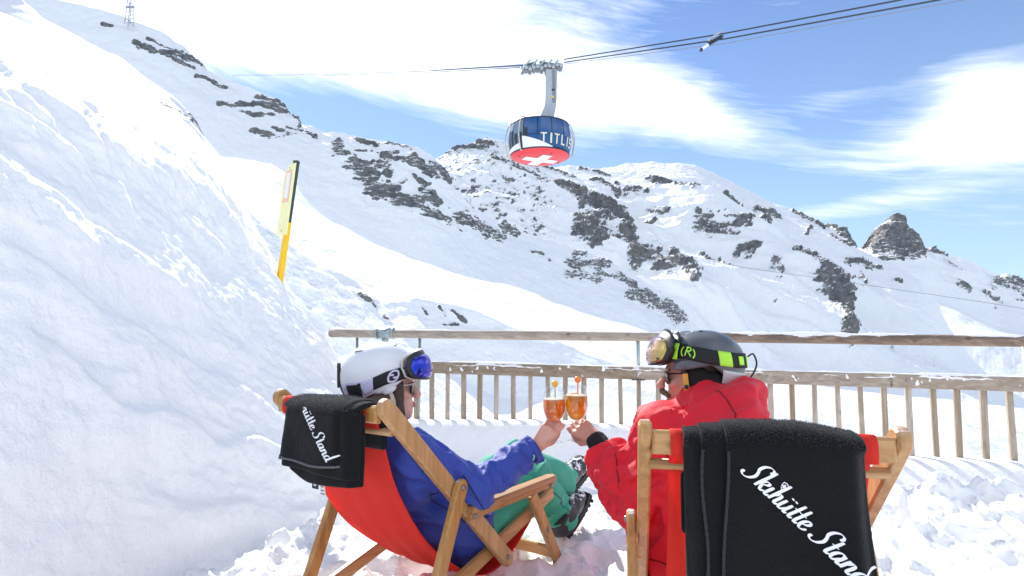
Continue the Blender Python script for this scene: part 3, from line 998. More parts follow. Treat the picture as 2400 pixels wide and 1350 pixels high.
# ================================================================== deck chairs
M_WOOD = wood_mat('varnished_beech', (0.27, 0.125, 0.036), (0.46, 0.245, 0.085), (0.57, 0.345, 0.14), 'Y', 1.0, 0.42, vary=0.3)
M_WOODZ = wood_mat('varnished_beech_upright', (0.27, 0.125, 0.036), (0.46, 0.245, 0.085), (0.57, 0.345, 0.14), 'Z', 1.0, 0.42, frost=0.4, vary=0.3)
M_WOODX = wood_mat('varnished_beech_cross', (0.28, 0.13, 0.04), (0.47, 0.25, 0.09), (0.58, 0.35, 0.145), 'X', 1.0, 0.42, vary=0.3)
M_ARM = wood_mat('worn_armrest', (0.22, 0.10, 0.035), (0.40, 0.21, 0.08), (0.52, 0.30, 0.13), 'Y', 1.0, 0.5, vary=0.3)


def canvas_mat():
    m, g = newmat('red_canvas')
    v = objco(g)
    wv = g.math('MULTIPLY', g.n('ShaderNodeTexWave', {'Vector': v, 'Scale': 260.0}, bands_direction='X').outputs[1], g.n('ShaderNodeTexWave', {'Vector': v, 'Scale': 260.0}, bands_direction='Z').outputs[1])
    c = g.mix(g.noise(v, 7, 3.0), (0.80, 0.032, 0.022, 1), (0.90, 0.06, 0.04, 1))
    nm = bump(g, g.math('MULTIPLY_ADD', g.noise(v, 9, 3), 3.0, wv), 0.2, 0.003)
    d = g.n('ShaderNodeBsdfPrincipled', {'Base Color': c, 'Roughness': 0.75, 'Normal': nm, 'Specular IOR Level': 0.25}).outputs[0]
    t = g.n('ShaderNodeBsdfTranslucent', {'Color': c, 'Normal': nm}).outputs[0]
    finish(g, g.n('ShaderNodeMixShader', {0: 0.36, 1: d, 2: t}).outputs[0])
    return m


M_CANVAS = canvas_mat()

RAIL_TOP, RAIL_BOT = Vector((0, 0.0, 0.79)), Vector((0, 0.637, 0.151))
RD = (RAIL_BOT - RAIL_TOP).normalized()
CANVAS = [(0.035, 0.768), (0.036, 0.743), (.07, .65), (.13, .50), (.25, .325), (.38, .205), (.50, .125), (.60, .095), (.72, .115), (.84, .185), (.94, .255), (1.0, .305), (1.012, .296)]
SIDE = Vector((1, 0, 0))


def deck_chair(label, ch):
    c, yaw = ch
    t = thing('deck_chair', label, 'deck chair', (c.x, c.y, 0.0), -yaw, 'wooden deck chairs with red canvas on the snowy terrace')
    for sx in (-1, 1):
        off = Vector((sx * .26, 0, 0))
        MB().beam(RAIL_TOP + RD * .004 + off, RAIL_BOT + RD * .035 + off, .056, .03, SIDE, (True, True), .005, 8).build('back_rail', M_WOODZ, t)
        off = Vector((sx * .222, 0, 0))
        MB().beam(Vector((0, .03, .035)) + off, Vector((0, 1.03, .298)) + off, .048, .026, SIDE, (False, False), .005).build('seat_rail', M_WOOD, t)
        off = Vector((sx * .291, 0, 0))
        MB().beam(Vector((0, .125, -.03)) + off, Vector((0, .345, .502)) + off, .052, .026, SIDE, (False, True), .005, 8).build('rear_leg', M_WOODZ, t)
        off = Vector((sx * .268, 0, 0))
        MB().beam(Vector((0, 1.035, -.02)) + off, Vector((0, .80, .352)) + off, .048, .026, SIDE, (False, False), .005).build('front_leg', M_WOODZ, t)
        off = Vector((sx * .278, 0, 0))
        a = MB().beam(Vector((0, .385, .388)) + off, Vector((0, .955, .385)) + off, .05, .026, Vector((0, 0, 1)), (False, True), .005, 8)
        ar = a.build('armrest', M_ARM, t)
        MB().beam(Vector((0, .39, .365)) + off, Vector((0, .94, .362)) + off, .022, .03, SIDE, bev=.003).build('rail', M_ARM, ar)
        # bolts
        for (s, z, xo) in ((.333, .478, .305), (.63, .158, .276), (.41, .366, .294), (.91, .362, .294), (.905, .185, .282)):
            p = Vector((sx * xo, s, z))
            b = MB()
            b.lathe([(0, .006), (.006, .006), (.009, .003), (.0095, 0)], p, 10, Matrix.Rotation(sx * pi / 2, 3, 'Y'), closed=False)
            b.build('bolt', M_BOLT, t, True)
    MB().beam(Vector((-.245, 0.012, .748)), Vector((.245, 0.012, .748)), .052, .026, Vector((0, 1, 0)), bev=.006).build('top_bar', M_WOODX, t)
    MB().tube([(-.25, 0.06, .690), (.25, 0.06, .690)], .0125, 12).build('lower_bar', M_WOODX, t, True)
    MB().beam(Vector((-.21, 1.005, .288)), Vector((.21, 1.005, .288)), .03, .03, Vector((0, 0, 1)), bev=.006).build('front_bar', M_WOODX, t)
    MB().beam(Vector((-.255, .985, .065)), Vector((.255, .985, .065)), .045, .022, Vector((0, 1, 0)), bev=.004).build('foot_bar', M_WOODX, t)
    MB().beam(Vector((-.278, .14, .07)), Vector((.278, .14, .07)), .04, .022, Vector((0, 1, 0)), bev=.004).build('rear_bar', M_WOODX, t)
    # canvas: a sling over both bars, with a hem along each side
    prof = catmull(CANVAS, 7)
    wrap = [(-.006, .722), (-.0085, .74), (-.007, .765), (.002, .7785), (.018, .7795), (.030, .774), (.037, .763)]
    prof = np.array([*wrap, *prof[4:]])
    nx = 29
    xs = np.linspace(-.206, .206, nx)
    V = []
    for i, (s, z) in enumerate(prof):
        f = i / (len(prof) - 1)
        for x in xs:
            sag = 0.012 * (1 - (x / .206) ** 2) * sin(pi * min(1, max(0, (f - .12) / .88)))
            wr = 0.003 * sin(x * 60 + s * 9) * sin(pi * f)
            hem = 0.002 if abs(x) > .172 else 0
            V.append((x * (1 + .02 * sin(pi * f)), s - (sag + wr) * .6, z - (sag + wr) - hem))
    me = raw_mesh('canvas', V, grid_faces(len(prof), nx))
    o = link('canvas', me, M_CANVAS, t)
    md = o.modifiers.new('thickness', 'SOLIDIFY')
    md.thickness = 0.0025
    return t


deck_chair('wooden deck chair with red canvas in which the person in blue reclines', M_CHAIR1)
deck_chair('wooden deck chair seen from behind, holding the person in red and the larger blanket', M_CHAIR2)

# ================================================================== blankets
def fleece_mat():
    m, g = newmat('black_fleece')
    v = objco(g)
    n = g.noise(v, 240, 4.0, 0.7)
    n2 = g.noise(v, 18, 3.0)
    c = g.mix(g.math('MULTIPLY', g.ramp(g.noise(v, 620, 2.0), [(0.55, 0.0), (0.75, 1.0)]), 0.35), (0.0075, 0.008, 0.0085, 1), (0.05, 0.052, 0.055, 1))
    c = g.mix(g.math('MULTIPLY', n2, .3), c, (0.018, 0.018, 0.019, 1))
    nm = bump(g, g.math('MULTIPLY_ADD', n2, 2.0, n), 0.6, 0.004)
    finish(g, bsdf(g, c, 0.95, nm, Sheen_Weight=0.13, Sheen_Roughness=0.45, Specular_IOR_Level=0.1))
    return m


M_FLEECE = fleece_mat()
M_FUZZ = plain('frosted_fleece_edge', (0.11, 0.113, 0.12), 1.0, 0.3, 200, 0.0)
M_THREAD = plain('stitched_edge', (0.02, 0.02, 0.021), 0.8, 0.2, 100, 0.0)
M_PRINT = plain('white_print', (0.80, 0.80, 0.82), 0.7, 0.04, 200, 0.0)
M_LABELBLK = plain('black_tag', (0.012, 0.012, 0.012), 0.5)
M_LABELWHT = plain('white_tag', (0.78, 0.78, 0.78), 0.5, 0.05)

GLYPHS = {
    'S': (0.66, [[(.0, .16), (.03, .03), (.18, -.03), (.36, .06), (.44, .27), (.37, .46), (.27, .62), (.28, .83), (.42, .98), (.58, .98), (.66, .88), (.62, .78)]]),
    'k': (0.48, [[(.08, 1.0), (.08, .5), (.08, 0)], [(.09, .24), (.20, .44), (.34, .47), (.36, .36), (.22, .27), (.13, .25)], [(.19, .27), (.28, .08), (.36, 0), (.47, .09)]]),
    'i': (0.26, [[(.08, .47), (.08, .25), (.08, .08), (.15, 0), (.26, .09)]]),
    'h': (0.48, [[(.08, 1.0), (.08, .5), (.08, 0)], [(.08, .22), (.18, .44), (.28, .44), (.32, .3), (.32, .08), (.39, 0), (.48, .08)]]),
    'u': (0.50, [[(.06, .47), (.06, .14), (.14, 0), (.26, .07), (.34, .24)], [(.35, .47), (.35, .25), (.35, .1), (.41, 0), (.50, .08)], [(.11, .64), (.12, .70)], [(.29, .64), (.30, .70)]]),
    't': (0.29, [[(.12, .82), (.12, .4), (.12, .1), (.18, 0), (.29, .08)], [(-.03, .47), (.12, .48), (.27, .48)]]),
    'e': (0.40, [[(.07, .20), (.22, .26), (.29, .38), (.20, .47), (.08, .36), (.06, .16), (.16, 0), (.3, .03), (.40, .14)]]),
    'a': (0.50, [[(.33, .38), (.22, .47), (.08, .36), (.05, .14), (.15, 0), (.27, .1), (.34, .28)], [(.35, .47), (.35, .25), (.35, .1), (.41, 0), (.50, .08)]]),
    'n': (0.48, [[(.06, .47), (.06, .25), (.06, 0)], [(.06, .22), (.17, .44), (.27, .44), (.31, .32), (.31, .08), (.38, 0), (.47, .08)]]),
    'd': (0.50, [[(.33, .38), (.22, .47), (.08, .36), (.05, .14), (.15, 0), (.27, .1), (.34, .28)], [(.35, 1.0), (.35, .5), (.35, .1), (.41, 0), (.50, .08)]]),
    ' ': (0.24, []),
}


def script_lettering(name, text, start, direction, up, unit, surf, parent, mat, clip=None, emblem=True, slant=0.34):
    """pen-drawn lettering; 'surf' maps a 2-d point on the cloth to 3-d"""
    mb = MB()
    x0 = 0.0
    start, direction, up = np.array(start), np.array(direction), np.array(up)
    def to2(p):
        return start + direction * (p[0] + slant * p[1]) * unit + up * p[1] * unit
    for chh in text:
        adv, strokes = GLYPHS[chh]
        for st in strokes:
            c = catmull(st, 7)
            tg = np.gradient(c, axis=0)
            tg /= np.linalg.norm(tg, axis=1, keepdims=True) + 1e-9
            n = len(c)
            V, F = [], []
            for i in range(n):
                w = 0.018 + 0.052 * abs(tg[i, 1]) ** 1.6
                w *= 0.75 + 0.25 * min(1, i / 3, (n - 1 - i) / 3)
                nrm = np.array([-tg[i, 1], tg[i, 0]])
                for sg in (-1, 1):
                    q = c[i] + nrm * w * sg
                    V.append(surf(to2((q[0] + x0, q[1]))))
            if clip and any(clip(to2((q[0] + x0, q[1]))) for q in c):
                continue
            for i in range(n - 1):
                F.append((2 * i, 2 * i + 1, 2 * i + 3, 2 * i + 2))
            mb.add(V, F)
        if chh == 'i' and emblem:
            # a small shield with a cross stands in for the dot
            cx, cy, r = x0 + 0.20, 0.80, 0.17
            ol = [(-.75, .85), (-.35, .95), (0, 1.08), (.35, .95), (.75, .85), (.78, .1), (.5, -.6), (0, -1.05), (-.5, -.6), (-.78, .1)]
            V, F = [], []
            for (a, b) in ol:
                for k in (1.0, .80):
                    # keep the shield upright: undo the slant
                    V.append(surf(to2((cx + (a * r * k) - slant * (b * r * k), cy + b * r * k))))
            m = len(ol)
            for i in range(m):
                j = (i + 1) % m
                F.append((2 * i, 2 * i + 1, 2 * j + 1, 2 * j))
            mb.add(V, F)
            for (w, h) in ((.52, .19), (.19, .52)):
                V = [surf(to2((cx + a * r - slant * b * r, cy + b * r))) for a, b in ((-w, -h), (w, -h), (w, h), (-w, h))]
                mb.add(V, [(0, 1, 2, 3)])
        x0 += adv
    me = raw_mesh(name, mb.v, mb.f)
    return link(name, me, mat, parent, False)


def cloth(name, V, nr, nc, parent, mat, thick):
    me = raw_mesh(name, V, grid_faces(nr, nc))
    o = link(name, me, mat, parent)
    md = o.modifiers.new('thickness', 'SOLIDIFY')
    md.thickness = thick
    md.offset = 0.0
    sb = o.modifiers.new('round', 'SUBSURF')
    sb.levels = sb.render_levels = 1
    return o


def blanket_right():
    c, yaw = M_CHAIR2
    t = thing('blanket', 'large black fleece blanket with shield emblem on the chair of the person in red', 'blanket', (c.x, c.y, .752), -yaw, 'black fleece blankets on the deck chairs')
    X0, X1 = -.182, .168
    ztop = .80 - .79
    def frontz(a):                    # top-front line sags to the right corner a little
        return 0.026 + 0.010 * sin(pi * min(1, max(0, (a - X0) / (X1 - X0)))) - 0.010 * sstep(.05, .17, a)
    def surf_s(x, z, layer=0):
        """distance of the cloth in front of the bar"""
        d = -0.042 - 0.010 * layer
        k = max(0.0, (0.02 - z))
        d -= 0.03 * k + 0.012 * sstep(.1, .45, k) * (0.5 + 0.5 * sin(x * 7 + .6))
        d += 0.006 * sin(x * 26 + 1.0) * sstep(.05, .3, k) + 0.008 * sin(x * 11 - z * 6) * sstep(.0, .2, k)
        # rounded sides
        e = min(x - X0, X1 - x)
        d += 0.028 * (1 - sstep(0.0, 0.03, e))
        return d
    def layer(x_at, name, lay, nx=34, zlow=-.46, back=True, thick=.009, corner=0.0, flare=True):
        zs = list(np.linspace(zlow, -0.005, 44))
        rows = []
        x1 = X1
        us = np.linspace(0, 1, nx)
        for z in zs:
            row = []
            for u in us:
                xa = x_at(z)
                xe = x1 + (0.012 * sstep(0.0, -.35, z) if flare else 0)
                x = xa + (xe - xa) * u
                row.append((x, surf_s(min(max(x, X0), X1), z, lay), z))
            rows.append(row)
        # over the bar
        for k, a in enumerate(np.linspace(0.1, pi - .1, 9)):
            row = []
            for u in us:
                xa = x_at(0.0)
                x = xa + (x1 - xa) * u
                r = 0.030 + 0.008 * lay
                zz = 0.004 + (frontz(x) - 0.004 + .006 * lay) * sin(a)
                row.append((x, 0.004 - (r + .012) * cos(a) * (1.0 if a < pi / 2 else 0.85), zz))
            rows.append(row)
        for z in np.linspace(-.02, -.22, 8):
            row = []
            for u in us:
                xa = x_at(0.0)
                row.append((xa + (x1 - xa) * u, 0.052 + .008 * lay + 0.1 * (-z) , z))
            rows.append(row)
        V = [p for r in rows for p in r]
        return cloth(name, V, len(rows), nx, t, M_FLEECE, thick)
    layer(lambda z: X0, 'under_layer', 0)
    def e1(z): return X0 + .034 + .004 * sin(z * 22) + .20 * sstep(-.30, -.47, z) ** 2
    def e2(z): return X0 + .083 - .018 * sstep(0, -.25, z) + .26 * sstep(-.27, -.46, z) ** 2
    layer(e1, 'middle_layer', 1)
    layer(e2, 'top_layer', 2)
    # overlocked edges of the two upper layers
    for e, lay in ((e1, 1), (e2, 2)):
        pts = []
        for z in np.linspace(-.455, -.004, 60):
            x = e(z) + .003
            pts.append((x, surf_s(x, z, lay) - .0035, z))
        MB().tube(pts, [.0028 + .0012 * (i % 2) for i in range(len(pts))], 6).build('stitched_edge', M_THREAD, t, True)
    def S(p):
        return (p[0], surf_s(p[0], p[1], 2) - .0075, p[1])
    d = np.array([.715, -.70])
    lt = script_lettering('lettering', 'Skihutte Stand', (-.075, -.042), d / np.linalg.norm(d), (0.70, .715), .048, S, t, M_PRINT)
    # frost-fuzz along the top
    rnd = random.Random(3)
    mb = MB()
    for k in range(7000):
        x = rnd.uniform(X0 + .002, X1 - .002)
        a = rnd.uniform(.15, 2.3)
        lay = 0 if x < e1(0) else (1 if x < e2(0) else 2)
        r = 0.042 + .008 * lay + .005
        p = Vector((x, 0.004 - r * cos(a), 0.004 + (frontz(x) - .004 + .006 * lay + .004) * sin(a)))
        nrm = Vector((rnd.uniform(-.5, .5), -cos(a), sin(a))).normalized()
        L = rnd.uniform(.0015, .0045)
        b = Vector((rnd.uniform(-1, 1), rnd.uniform(-1, 1), rnd.uniform(-1, 1))) * .0006
        mb.add([p - b, p + b, p + nrm * L], [(0, 1, 2)])
    o = mb.build('fuzz', M_FUZZ, t)
    o['kind'] = 'stuff'
    return t


blanket_right()


def blanket_left():
    c, yaw = M_CHAIR1
    t = thing('blanket', 'folded black fleece blanket with dangling care tag on the chair of the person in blue', 'blanket', (c.x, c.y, .752), -yaw, 'black fleece blankets on the deck chairs')
    def face(x, z, lay, X0, X1):
        d = -0.045 - 0.013 * lay
        k = max(0, -z)
        d -= 0.05 * k
        d += 0.004 * sin(x * 30 + 2) * sstep(.02, .15, k) + .007 * sin(x * 13 - .4) * sstep(0, .15, k)
        e = min(x - X0, X1 - x)
        return d + .03 * (1 - sstep(0.0, .035, e))
    def layer(name, X0, X1, low, lay, over=True, thick=.011, nx=30):
        us = np.linspace(0, 1, nx)
        rows = []
        for f in np.linspace(0, 1, 26):
            row = []
            for u in us:
                x = X0 + (X1 - X0) * u
                zl = low(x)
                z = zl + (-.004 - zl) * f
                row.append((x, face(x, z, lay, X0, X1), z))
            rows.append(row)
        if over:
            for a in np.linspace(.1, pi - .1, 9):
                row = []
                for u in us:
                    x = X0 + (X1 - X0) * u
                    h = .020 + .004 * sin(x * 12) - .006 * sstep(.1, .22, x) + .005 * lay
                    row.append((x, .004 - (.042 + .012 * lay) * cos(a), .004 + h * sin(a)))
                rows.append(row)
            for z in np.linspace(-.02, -.12, 5):
                rows.append([(X0 + (X1 - X0) * u, .052 + .012 * lay - z * .1, z) for u in us])
        V = [p for r in rows for p in r]
        return cloth(name, V, len(rows), nx, t, M_FLEECE, thick)
    XA, XB = -.117, .205
    layer('under_layer', XA + .012, XB + .014, lambda x: -.208 + .04 * sstep(.02, -.12, x) - .012 * sin((x + .2) * 7), 0)
    layer('middle_layer', XA - .008, XB + .010, lambda x: -.178 - .012 * sstep(-.1, .2, x), 1)
    layer('top_layer', XA, XB - .022, lambda x: -.152 + .03 * sstep(-.085, -.13, x) - .004 * sin(x * 25), 2)
    # pale bound hem of the top layer
    pts = []
    for x in np.linspace(XA + .012, XB - .04, 60):
        z = -.152 + .03 * sstep(-.085, -.13, x) - .004 * sin(x * 25)
        pts.append((x, face(x, z, 2, XA, XB - .022) - .006, z - .002))
    MB().tube(pts, [.0028 + .0016 * ((i * 7) % 3) / 2 for i in range(len(pts))], 6).build('hem', M_FUZZ, t, True)
    def S(p):
        return (p[0], face(p[0], p[1], 2, XA, XB - .022) - .0085, p[1])
    d = np.array([.66, -.75])
    end = np.array([.128, -.140])
    start = end - d * .0425 * 6.03
    script_lettering('lettering', 'Skihutte Stand', start, d, (.75, .66), .0425, S, t, M_PRINT, clip=lambda q: q[1] > .016 or q[0] > .19, emblem=False)
    # tags at the bottom edge
    tg = MB().beam((.038, -.05, -.198), (.038, -.05, -.235), .03, .002, (0, 1, 0), bev=.0004).build('black_tag', M_LABELBLK, t)
    MB().lathe([(.0, .0), (.008, 0)], (.038, -.0515, -.219), 12, Matrix.Rotation(pi / 2, 3, 'X'), closed=False).build('print', M_LABELWHT, tg)
    pts = [(.07, -.052, -.192), (.078, -.056, -.22), (.094, -.062, -.255)]
    tw = MB()
    for a, b in zip(pts[:-1], pts[1:]):
        tw.beam(a, b, .03, .0012, (0.1, 1, 0), bev=.0003)
    tw = tw.build('white_tag', M_LABELWHT, t)
    pr = MB()
    for k in range(5):
        z = -.202 - k * .0095
        x = .074 + (-.192 - z) * .33
        pr.box((x, -.0545 - k * .0018, z), (.018, .0006, .0022))
    pr.build('print', M_LABELBLK, tw)
    rnd = random.Random(8)
    mb = MB()
    for k in range(5200):
        x = rnd.uniform(XA, XB)
        a = rnd.uniform(.2, 2.2)
        p = Vector((x, .004 - .073 * cos(a), .004 + (.036 + .004 * sin(x * 12) - .006 * sstep(.1, .22, x)) * sin(a)))
        nrm = Vector((rnd.uniform(-.5, .5), -cos(a), sin(a))).normalized()
        L = rnd.uniform(.0015, .005)
        b = Vector((rnd.uniform(-1, 1), rnd.uniform(-1, 1), rnd.uniform(-1, 1))) * .0006
        mb.add([p - b, p + b, p + nrm * L], [(0, 1, 2)])
    o = mb.build('fuzz', M_FUZZ, t)
    o['kind'] = 'stuff'


blanket_left()

# ================================================================== drinks
def glass_mat():
    m, g = newmat('clear_glass')
    fr = g.math('POWER', g.n('ShaderNodeLayerWeight', {'Blend': 0.35}).outputs[1], 1.7)
    tr = g.n('ShaderNodeBsdfTransparent', {'Color': (0.93, 0.95, 0.96, 1)}).outputs[0]
    gl = g.n('ShaderNodeBsdfGlossy', {'Color': (1, 1, 1, 1), 'Roughness': 0.03}).outputs[0]
    finish(g, g.n('ShaderNodeMixShader', {0: g.math('MULTIPLY_ADD', fr, 0.45, 0.04, clamp=True), 1: tr, 2: gl}).outputs[0])
    return m


def drink_mat(name, c1, c2):
    m, g = newmat(name)
    v = objco(g)
    n = g.noise(v, 55, 4.0, 0.6, 1.0)
    c = g.mix(g.ramp(n, [(0.35, 0.0), (0.65, 1.0)]), (*c1, 1), (*c2, 1))
    tl = g.n('ShaderNodeBsdfTranslucent', {'Color': c}).outputs[0]
    tr = g.n('ShaderNodeBsdfTransparent', {'Color': c}).outputs[0]
    df = g.n('ShaderNodeBsdfPrincipled', {'Base Color': c, 'Roughness': 0.15}).outputs[0]
    a = g.n('ShaderNodeMixShader', {0: 0.35, 1: tl, 2: tr}).outputs[0]
    finish(g, g.n('ShaderNodeMixShader', {0: 0.3, 1: a, 2: df}).outputs[0])
    return m


M_GLASS = glass_mat()
M_DRINK_A = drink_mat('orange_drink', (1.0, 0.36, 0.02), (1.0, 0.54, 0.07))
M_DRINK_B = drink_mat('amber_drink', (1.0, 0.47, 0.03), (1.0, 0.64, 0.10))
M_ICE = plain('ice_cube', (1.0, 0.62, 0.22), 0.15, 0.05, 40, 0.1)
M_FOAM = plain('pale_foam', (0.95, 0.78, 0.55), 0.6, 0.1, 300, 0.2)
M_STIRY = plain('yellow_plastic', (0.85, 0.50, 0.05), 0.3, 0.05, 40, 0)
M_STIRO = plain('orange_plastic', (0.90, 0.25, 0.04), 0.3, 0.05, 40, 0)
M_PEEL = plain('orange_peel', (0.90, 0.36, 0.02), 0.45, 0.1, 200, 0.3)
M_PULP = plain('orange_pulp', (0.95, 0.55, 0.12), 0.4, 0.1, 120, 0.3)


def wine_glass(label, p, tilt, drink, lab_d, mat_stir, stir_h, slice_on, fill):
    R = Matrix.Rotation(tilt[0], 3, 'Y') @ Matrix.Rotation(tilt[1], 3, 'X')
    t = thing('wine_glass', label, 'wine glass', p, 0, 'stemmed glasses of orange drink clinked together')
    prof = [(.0045, -.002), (.012, .0), (.024, .008), (.034, .021), (.0405, .040), (.0425, .058), (.0405, .082), (.0365, .106), (.0335, .124), (.033, .1265), (.0322, .124), (.0353, .106), (.0393, .082), (.0413, .058), (.0393, .040), (.033, .0222), (.023, .0092), (.010, .0022), (.001, .002)]
    MB().lathe(prof, (0, 0, 0), 32, R, closed=False).build('bowl', M_GLASS, t, True)
    MB().lathe([(.006, 0), (.0042, -.012), (.0038, -.045), (.005, -.064), (.012, -.068), (.034, -.0705), (.0345, -.072), (.0, -.0725)], (0, 0, 0), 24, R, closed=False).build('stem', M_GLASS, t, True)
    dp = [(.001, .0032), (.0100, .0034), (.0226, .0102), (.0323, .0228), (.0384, .040), (.0404, .058), (.0395 if fill > .07 else .0402, fill - .004), (.0388, fill), (.001, fill)]
    d = MB().lathe(dp, (0, 0, 0), 32, R, closed=False).build('drink', drink, t, True)
    fo = MB().lathe([(.0005, fill + .0035), (.030, fill + .003), (.0375, fill + .0015), (.0388, fill - .002)], (0, 0, 0), 28, R, closed=False).build('foam', M_FOAM, t, True)
    rnd = random.Random(int(p[0] * 1000))
    for k in range(5):
        a = rnd.uniform(0, 2 * pi)
        q = R @ Vector((cos(a) * .017, sin(a) * .017, rnd.uniform(.03, fill - .004)))
        M = Matrix.Rotation(rnd.uniform(0, 3), 3, 'X') @ Matrix.Rotation(rnd.uniform(0, 3), 3, 'Z')
        MB().box(q, (.02, .02, .02), M).build('ice_cube', M_ICE, t)
    # stirrer: its own thing, standing in the glass
    st = thing('drink_stirrer', lab_d, 'drink stirrer', p, 0, 'plastic stirrers standing in the drinks')
    mb = MB()
    a, b = R @ Vector((.004, -.004, .03)), R @ Vector((.003, -.004, stir_h))
    mb.tube([a, b], .0025, 8)
    mb.lathe([(0, -.003), (.010, -.0028), (.0125, 0), (.010, .0028), (0, .003)], b + R @ Vector((0, 0, .012)), 16, Matrix.Rotation(pi / 2, 3, 'X'), closed=False)
    mb.build('rod_and_disc', mat_stir, st, True)
    if slice_on:
        sl = thing('orange_slice', 'orange slice floating in the amber drink of the fuller glass', 'orange slice', p)
        q = R @ Vector((.0, -.006, fill - .010))
        M = R @ Matrix.Rotation(radians(12), 3, 'Y') @ Matrix.Rotation(radians(30), 3, 'X')
        MB().lathe([(.0, -.003), (.030, -.003), (.032, 0), (.030, .003), (0, .003)], q, 28, M, closed=False).build('peel', M_PEEL, sl, True)
        mb = MB()
        for k in range(8):
            a0, a1 = 2 * pi * (k + .08) / 8, 2 * pi * (k + .92) / 8
            for sgn in (-1, 1):
                vs = [q + M @ Vector((r * cos(x), r * sin(x), sgn * .0036)) for r, x in ((.004, (a0 + a1) / 2), (.026, a0), (.0275, (a0 + a1) / 2), (.026, a1))]
                mb.add(vs, [(0, 1, 2, 3) if sgn > 0 else (3, 2, 1, 0)])
        mb.build('pulp', M_PULP, sl)
    return t


GL_A = P(1299, 989, 2.15)
GL_B = P(1351, 986, 2.15)
wine_glass('wine glass of orange drink held by the person in the blue jacket', GL_A, (radians(0), 0), M_DRINK_A, 'yellow stirrer in the glass held by the person in blue', M_STIRY, .128, False, .083)
wine_glass('wine glass of amber drink held by the person in the red jacket', GL_B, (radians(1), 0), M_DRINK_B, 'orange stirrer in the glass held by the person in red', M_STIRO, .138, True, .092)

# ================================================================== piste sign in the bank
M_YEL = plain('yellow_paint', (0.85, 0.52, 0.0), 0.45, 0.06, 20, 0.05)
M_PALEYEL = plain('pale_yellow_panel', (0.88, 0.85, 0.46), 0.5, 0.03, 20, 0.0)
M_POSTDK = plain('dark_green_post', (0.035, 0.05, 0.045), 0.5, 0.2, 20, 0.1)
M_PALERED = plain('faded_red_print', (0.86, 0.55, 0.40), 0.6, 0.05, 40, 0.0)
M_SIGNWHT = plain('white_print_field', (0.85, 0.85, 0.85), 0.6, 0.03, 40, 0.0)


def piste_sign():
    d = 5.3
    foot, top, mid = P(656, 655, d), P(695, 380, d), P(675, 522, d)
    t = thing('piste_sign', 'leaning yellow piste sign with a pale panel stuck in the snow bank', 'sign', foot)
    ax = (top - foot).normalized()
    F0 = Vector((0, 0, 0))
    pan_n = Vector((-.72, -.70, 0.1))
    pan_n = (pan_n - ax * pan_n.dot(ax)).normalized()          # the panel faces left, half turned to the camera
    side = ax.cross(pan_n).normalized()
    MB().beam(F0 - ax * .4, mid - foot, .062, .045, pan_n, bev=.003).build('lower_post', M_YEL, t)
    MB().beam(mid - foot, top - foot, .034, .05, pan_n, bev=.003).build('upper_post', M_POSTDK, t)
    c0 = (P(668, 553, d) - foot) + pan_n * .034
    c1 = (P(690, 388, d) - foot) + pan_n * .034
    # panel: cut corner at the top
    w = .115
    pts = [c0 - side * w, c0 + side * w, c1 + side * w, c1 - side * w * .2, c1 - side * w - ax * .07]
    mb = MB()
    n = len(pts)
    V = [p + pan_n * .004 for p in pts] + [p - pan_n * .004 for p in pts]
    mb.add(V, [tuple(range(n)), tuple(range(2 * n - 1, n - 1, -1))] + [(i, i + n, (i + 1) % n + n, (i + 1) % n) for i in range(n)])
    pn = mb.build('panel', M_PALEYEL, t)
    def rect(a0, a1, s0, s1, off):
        L = c1 - c0
        return [c0 + L * a + side * s * w + pan_n * off for a, s in ((a0, s0), (a0, s1), (a1, s1), (a1, s0))]
    MB().add(rect(.46, .92, -.62, .55, .0052), [(0, 1, 2, 3)]).build('red_border', M_PALERED, pn)
    MB().add(rect(.52, .88, -.40, .35, .0064), [(0, 1, 2, 3)]).build('white_field', M_SIGNWHT, pn)
    for a in (.06, .95):
        MB().ball(c0 + (c1 - c0) * a + pan_n * .005, .006, None, 8, 5).build('rivet', M_BOLT, pn, True)
    # short cap at the post head
    MB().box(top - foot, (.045, .05, .02)).build('cap', M_POSTDK, t)


piste_sign()

# ================================================================== cable car
M_CABBLUE, gcb = newmat('cabin_blue_glass')
_n = gcb.noise(objco(gcb), 0.7, 3.0)
finish(gcb, bsdf(gcb, gcb.mix(_n, (0.008, 0.05, 0.16, 1), (0.02, 0.10, 0.27, 1)), 0.12, None, Specular_IOR_Level=0.6))
M_CABDARK = plain('cabin_dark_frame', (0.012, 0.02, 0.035), 0.35, 0.2, 3, 0)
M_CABWIN = plain('cabin_window', (0.13, 0.20, 0.28), 0.08, 0.25, 1.2, 0)
M_CABWHT = plain('cabin_white', (0.78, 0.79, 0.80), 0.4, 0.04, 2, 0)
M_CABRED = plain('cabin_red', (0.68, 0.035, 0.045), 0.4, 0.1, 1.5, 0)
M_CREAM = plain('cream_pipe', (0.58, 0.52, 0.38), 0.4, 0.1, 2, 0)
M_CABGREY = plain('hanger_grey', (0.42, 0.46, 0.49), 0.45, 0.15, 1.2, 0.1, Metallic=0.3)
M_STEELDK = plain('carriage_steel', (0.22, 0.235, 0.25), 0.5, 0.4, 3, 0.1, Metallic=0.4)
M_CABLE = plain('steel_cable', (0.035, 0.045, 0.06), 0.6, 0.1, 3, 0)
M_CABLELT = plain('haul_cable', (0.22, 0.24, 0.27), 0.6, 0.1, 3, 0)
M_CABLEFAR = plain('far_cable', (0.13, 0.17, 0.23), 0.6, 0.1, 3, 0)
M_YELMARK = plain('yellow_mark', (0.8, 0.6, 0.05), 0.5, 0.1, 3, 0)
M_DARKPPL = plain('dark_clothes', (0.03, 0.035, 0.05), 0.8, 0.5, 3, 0)

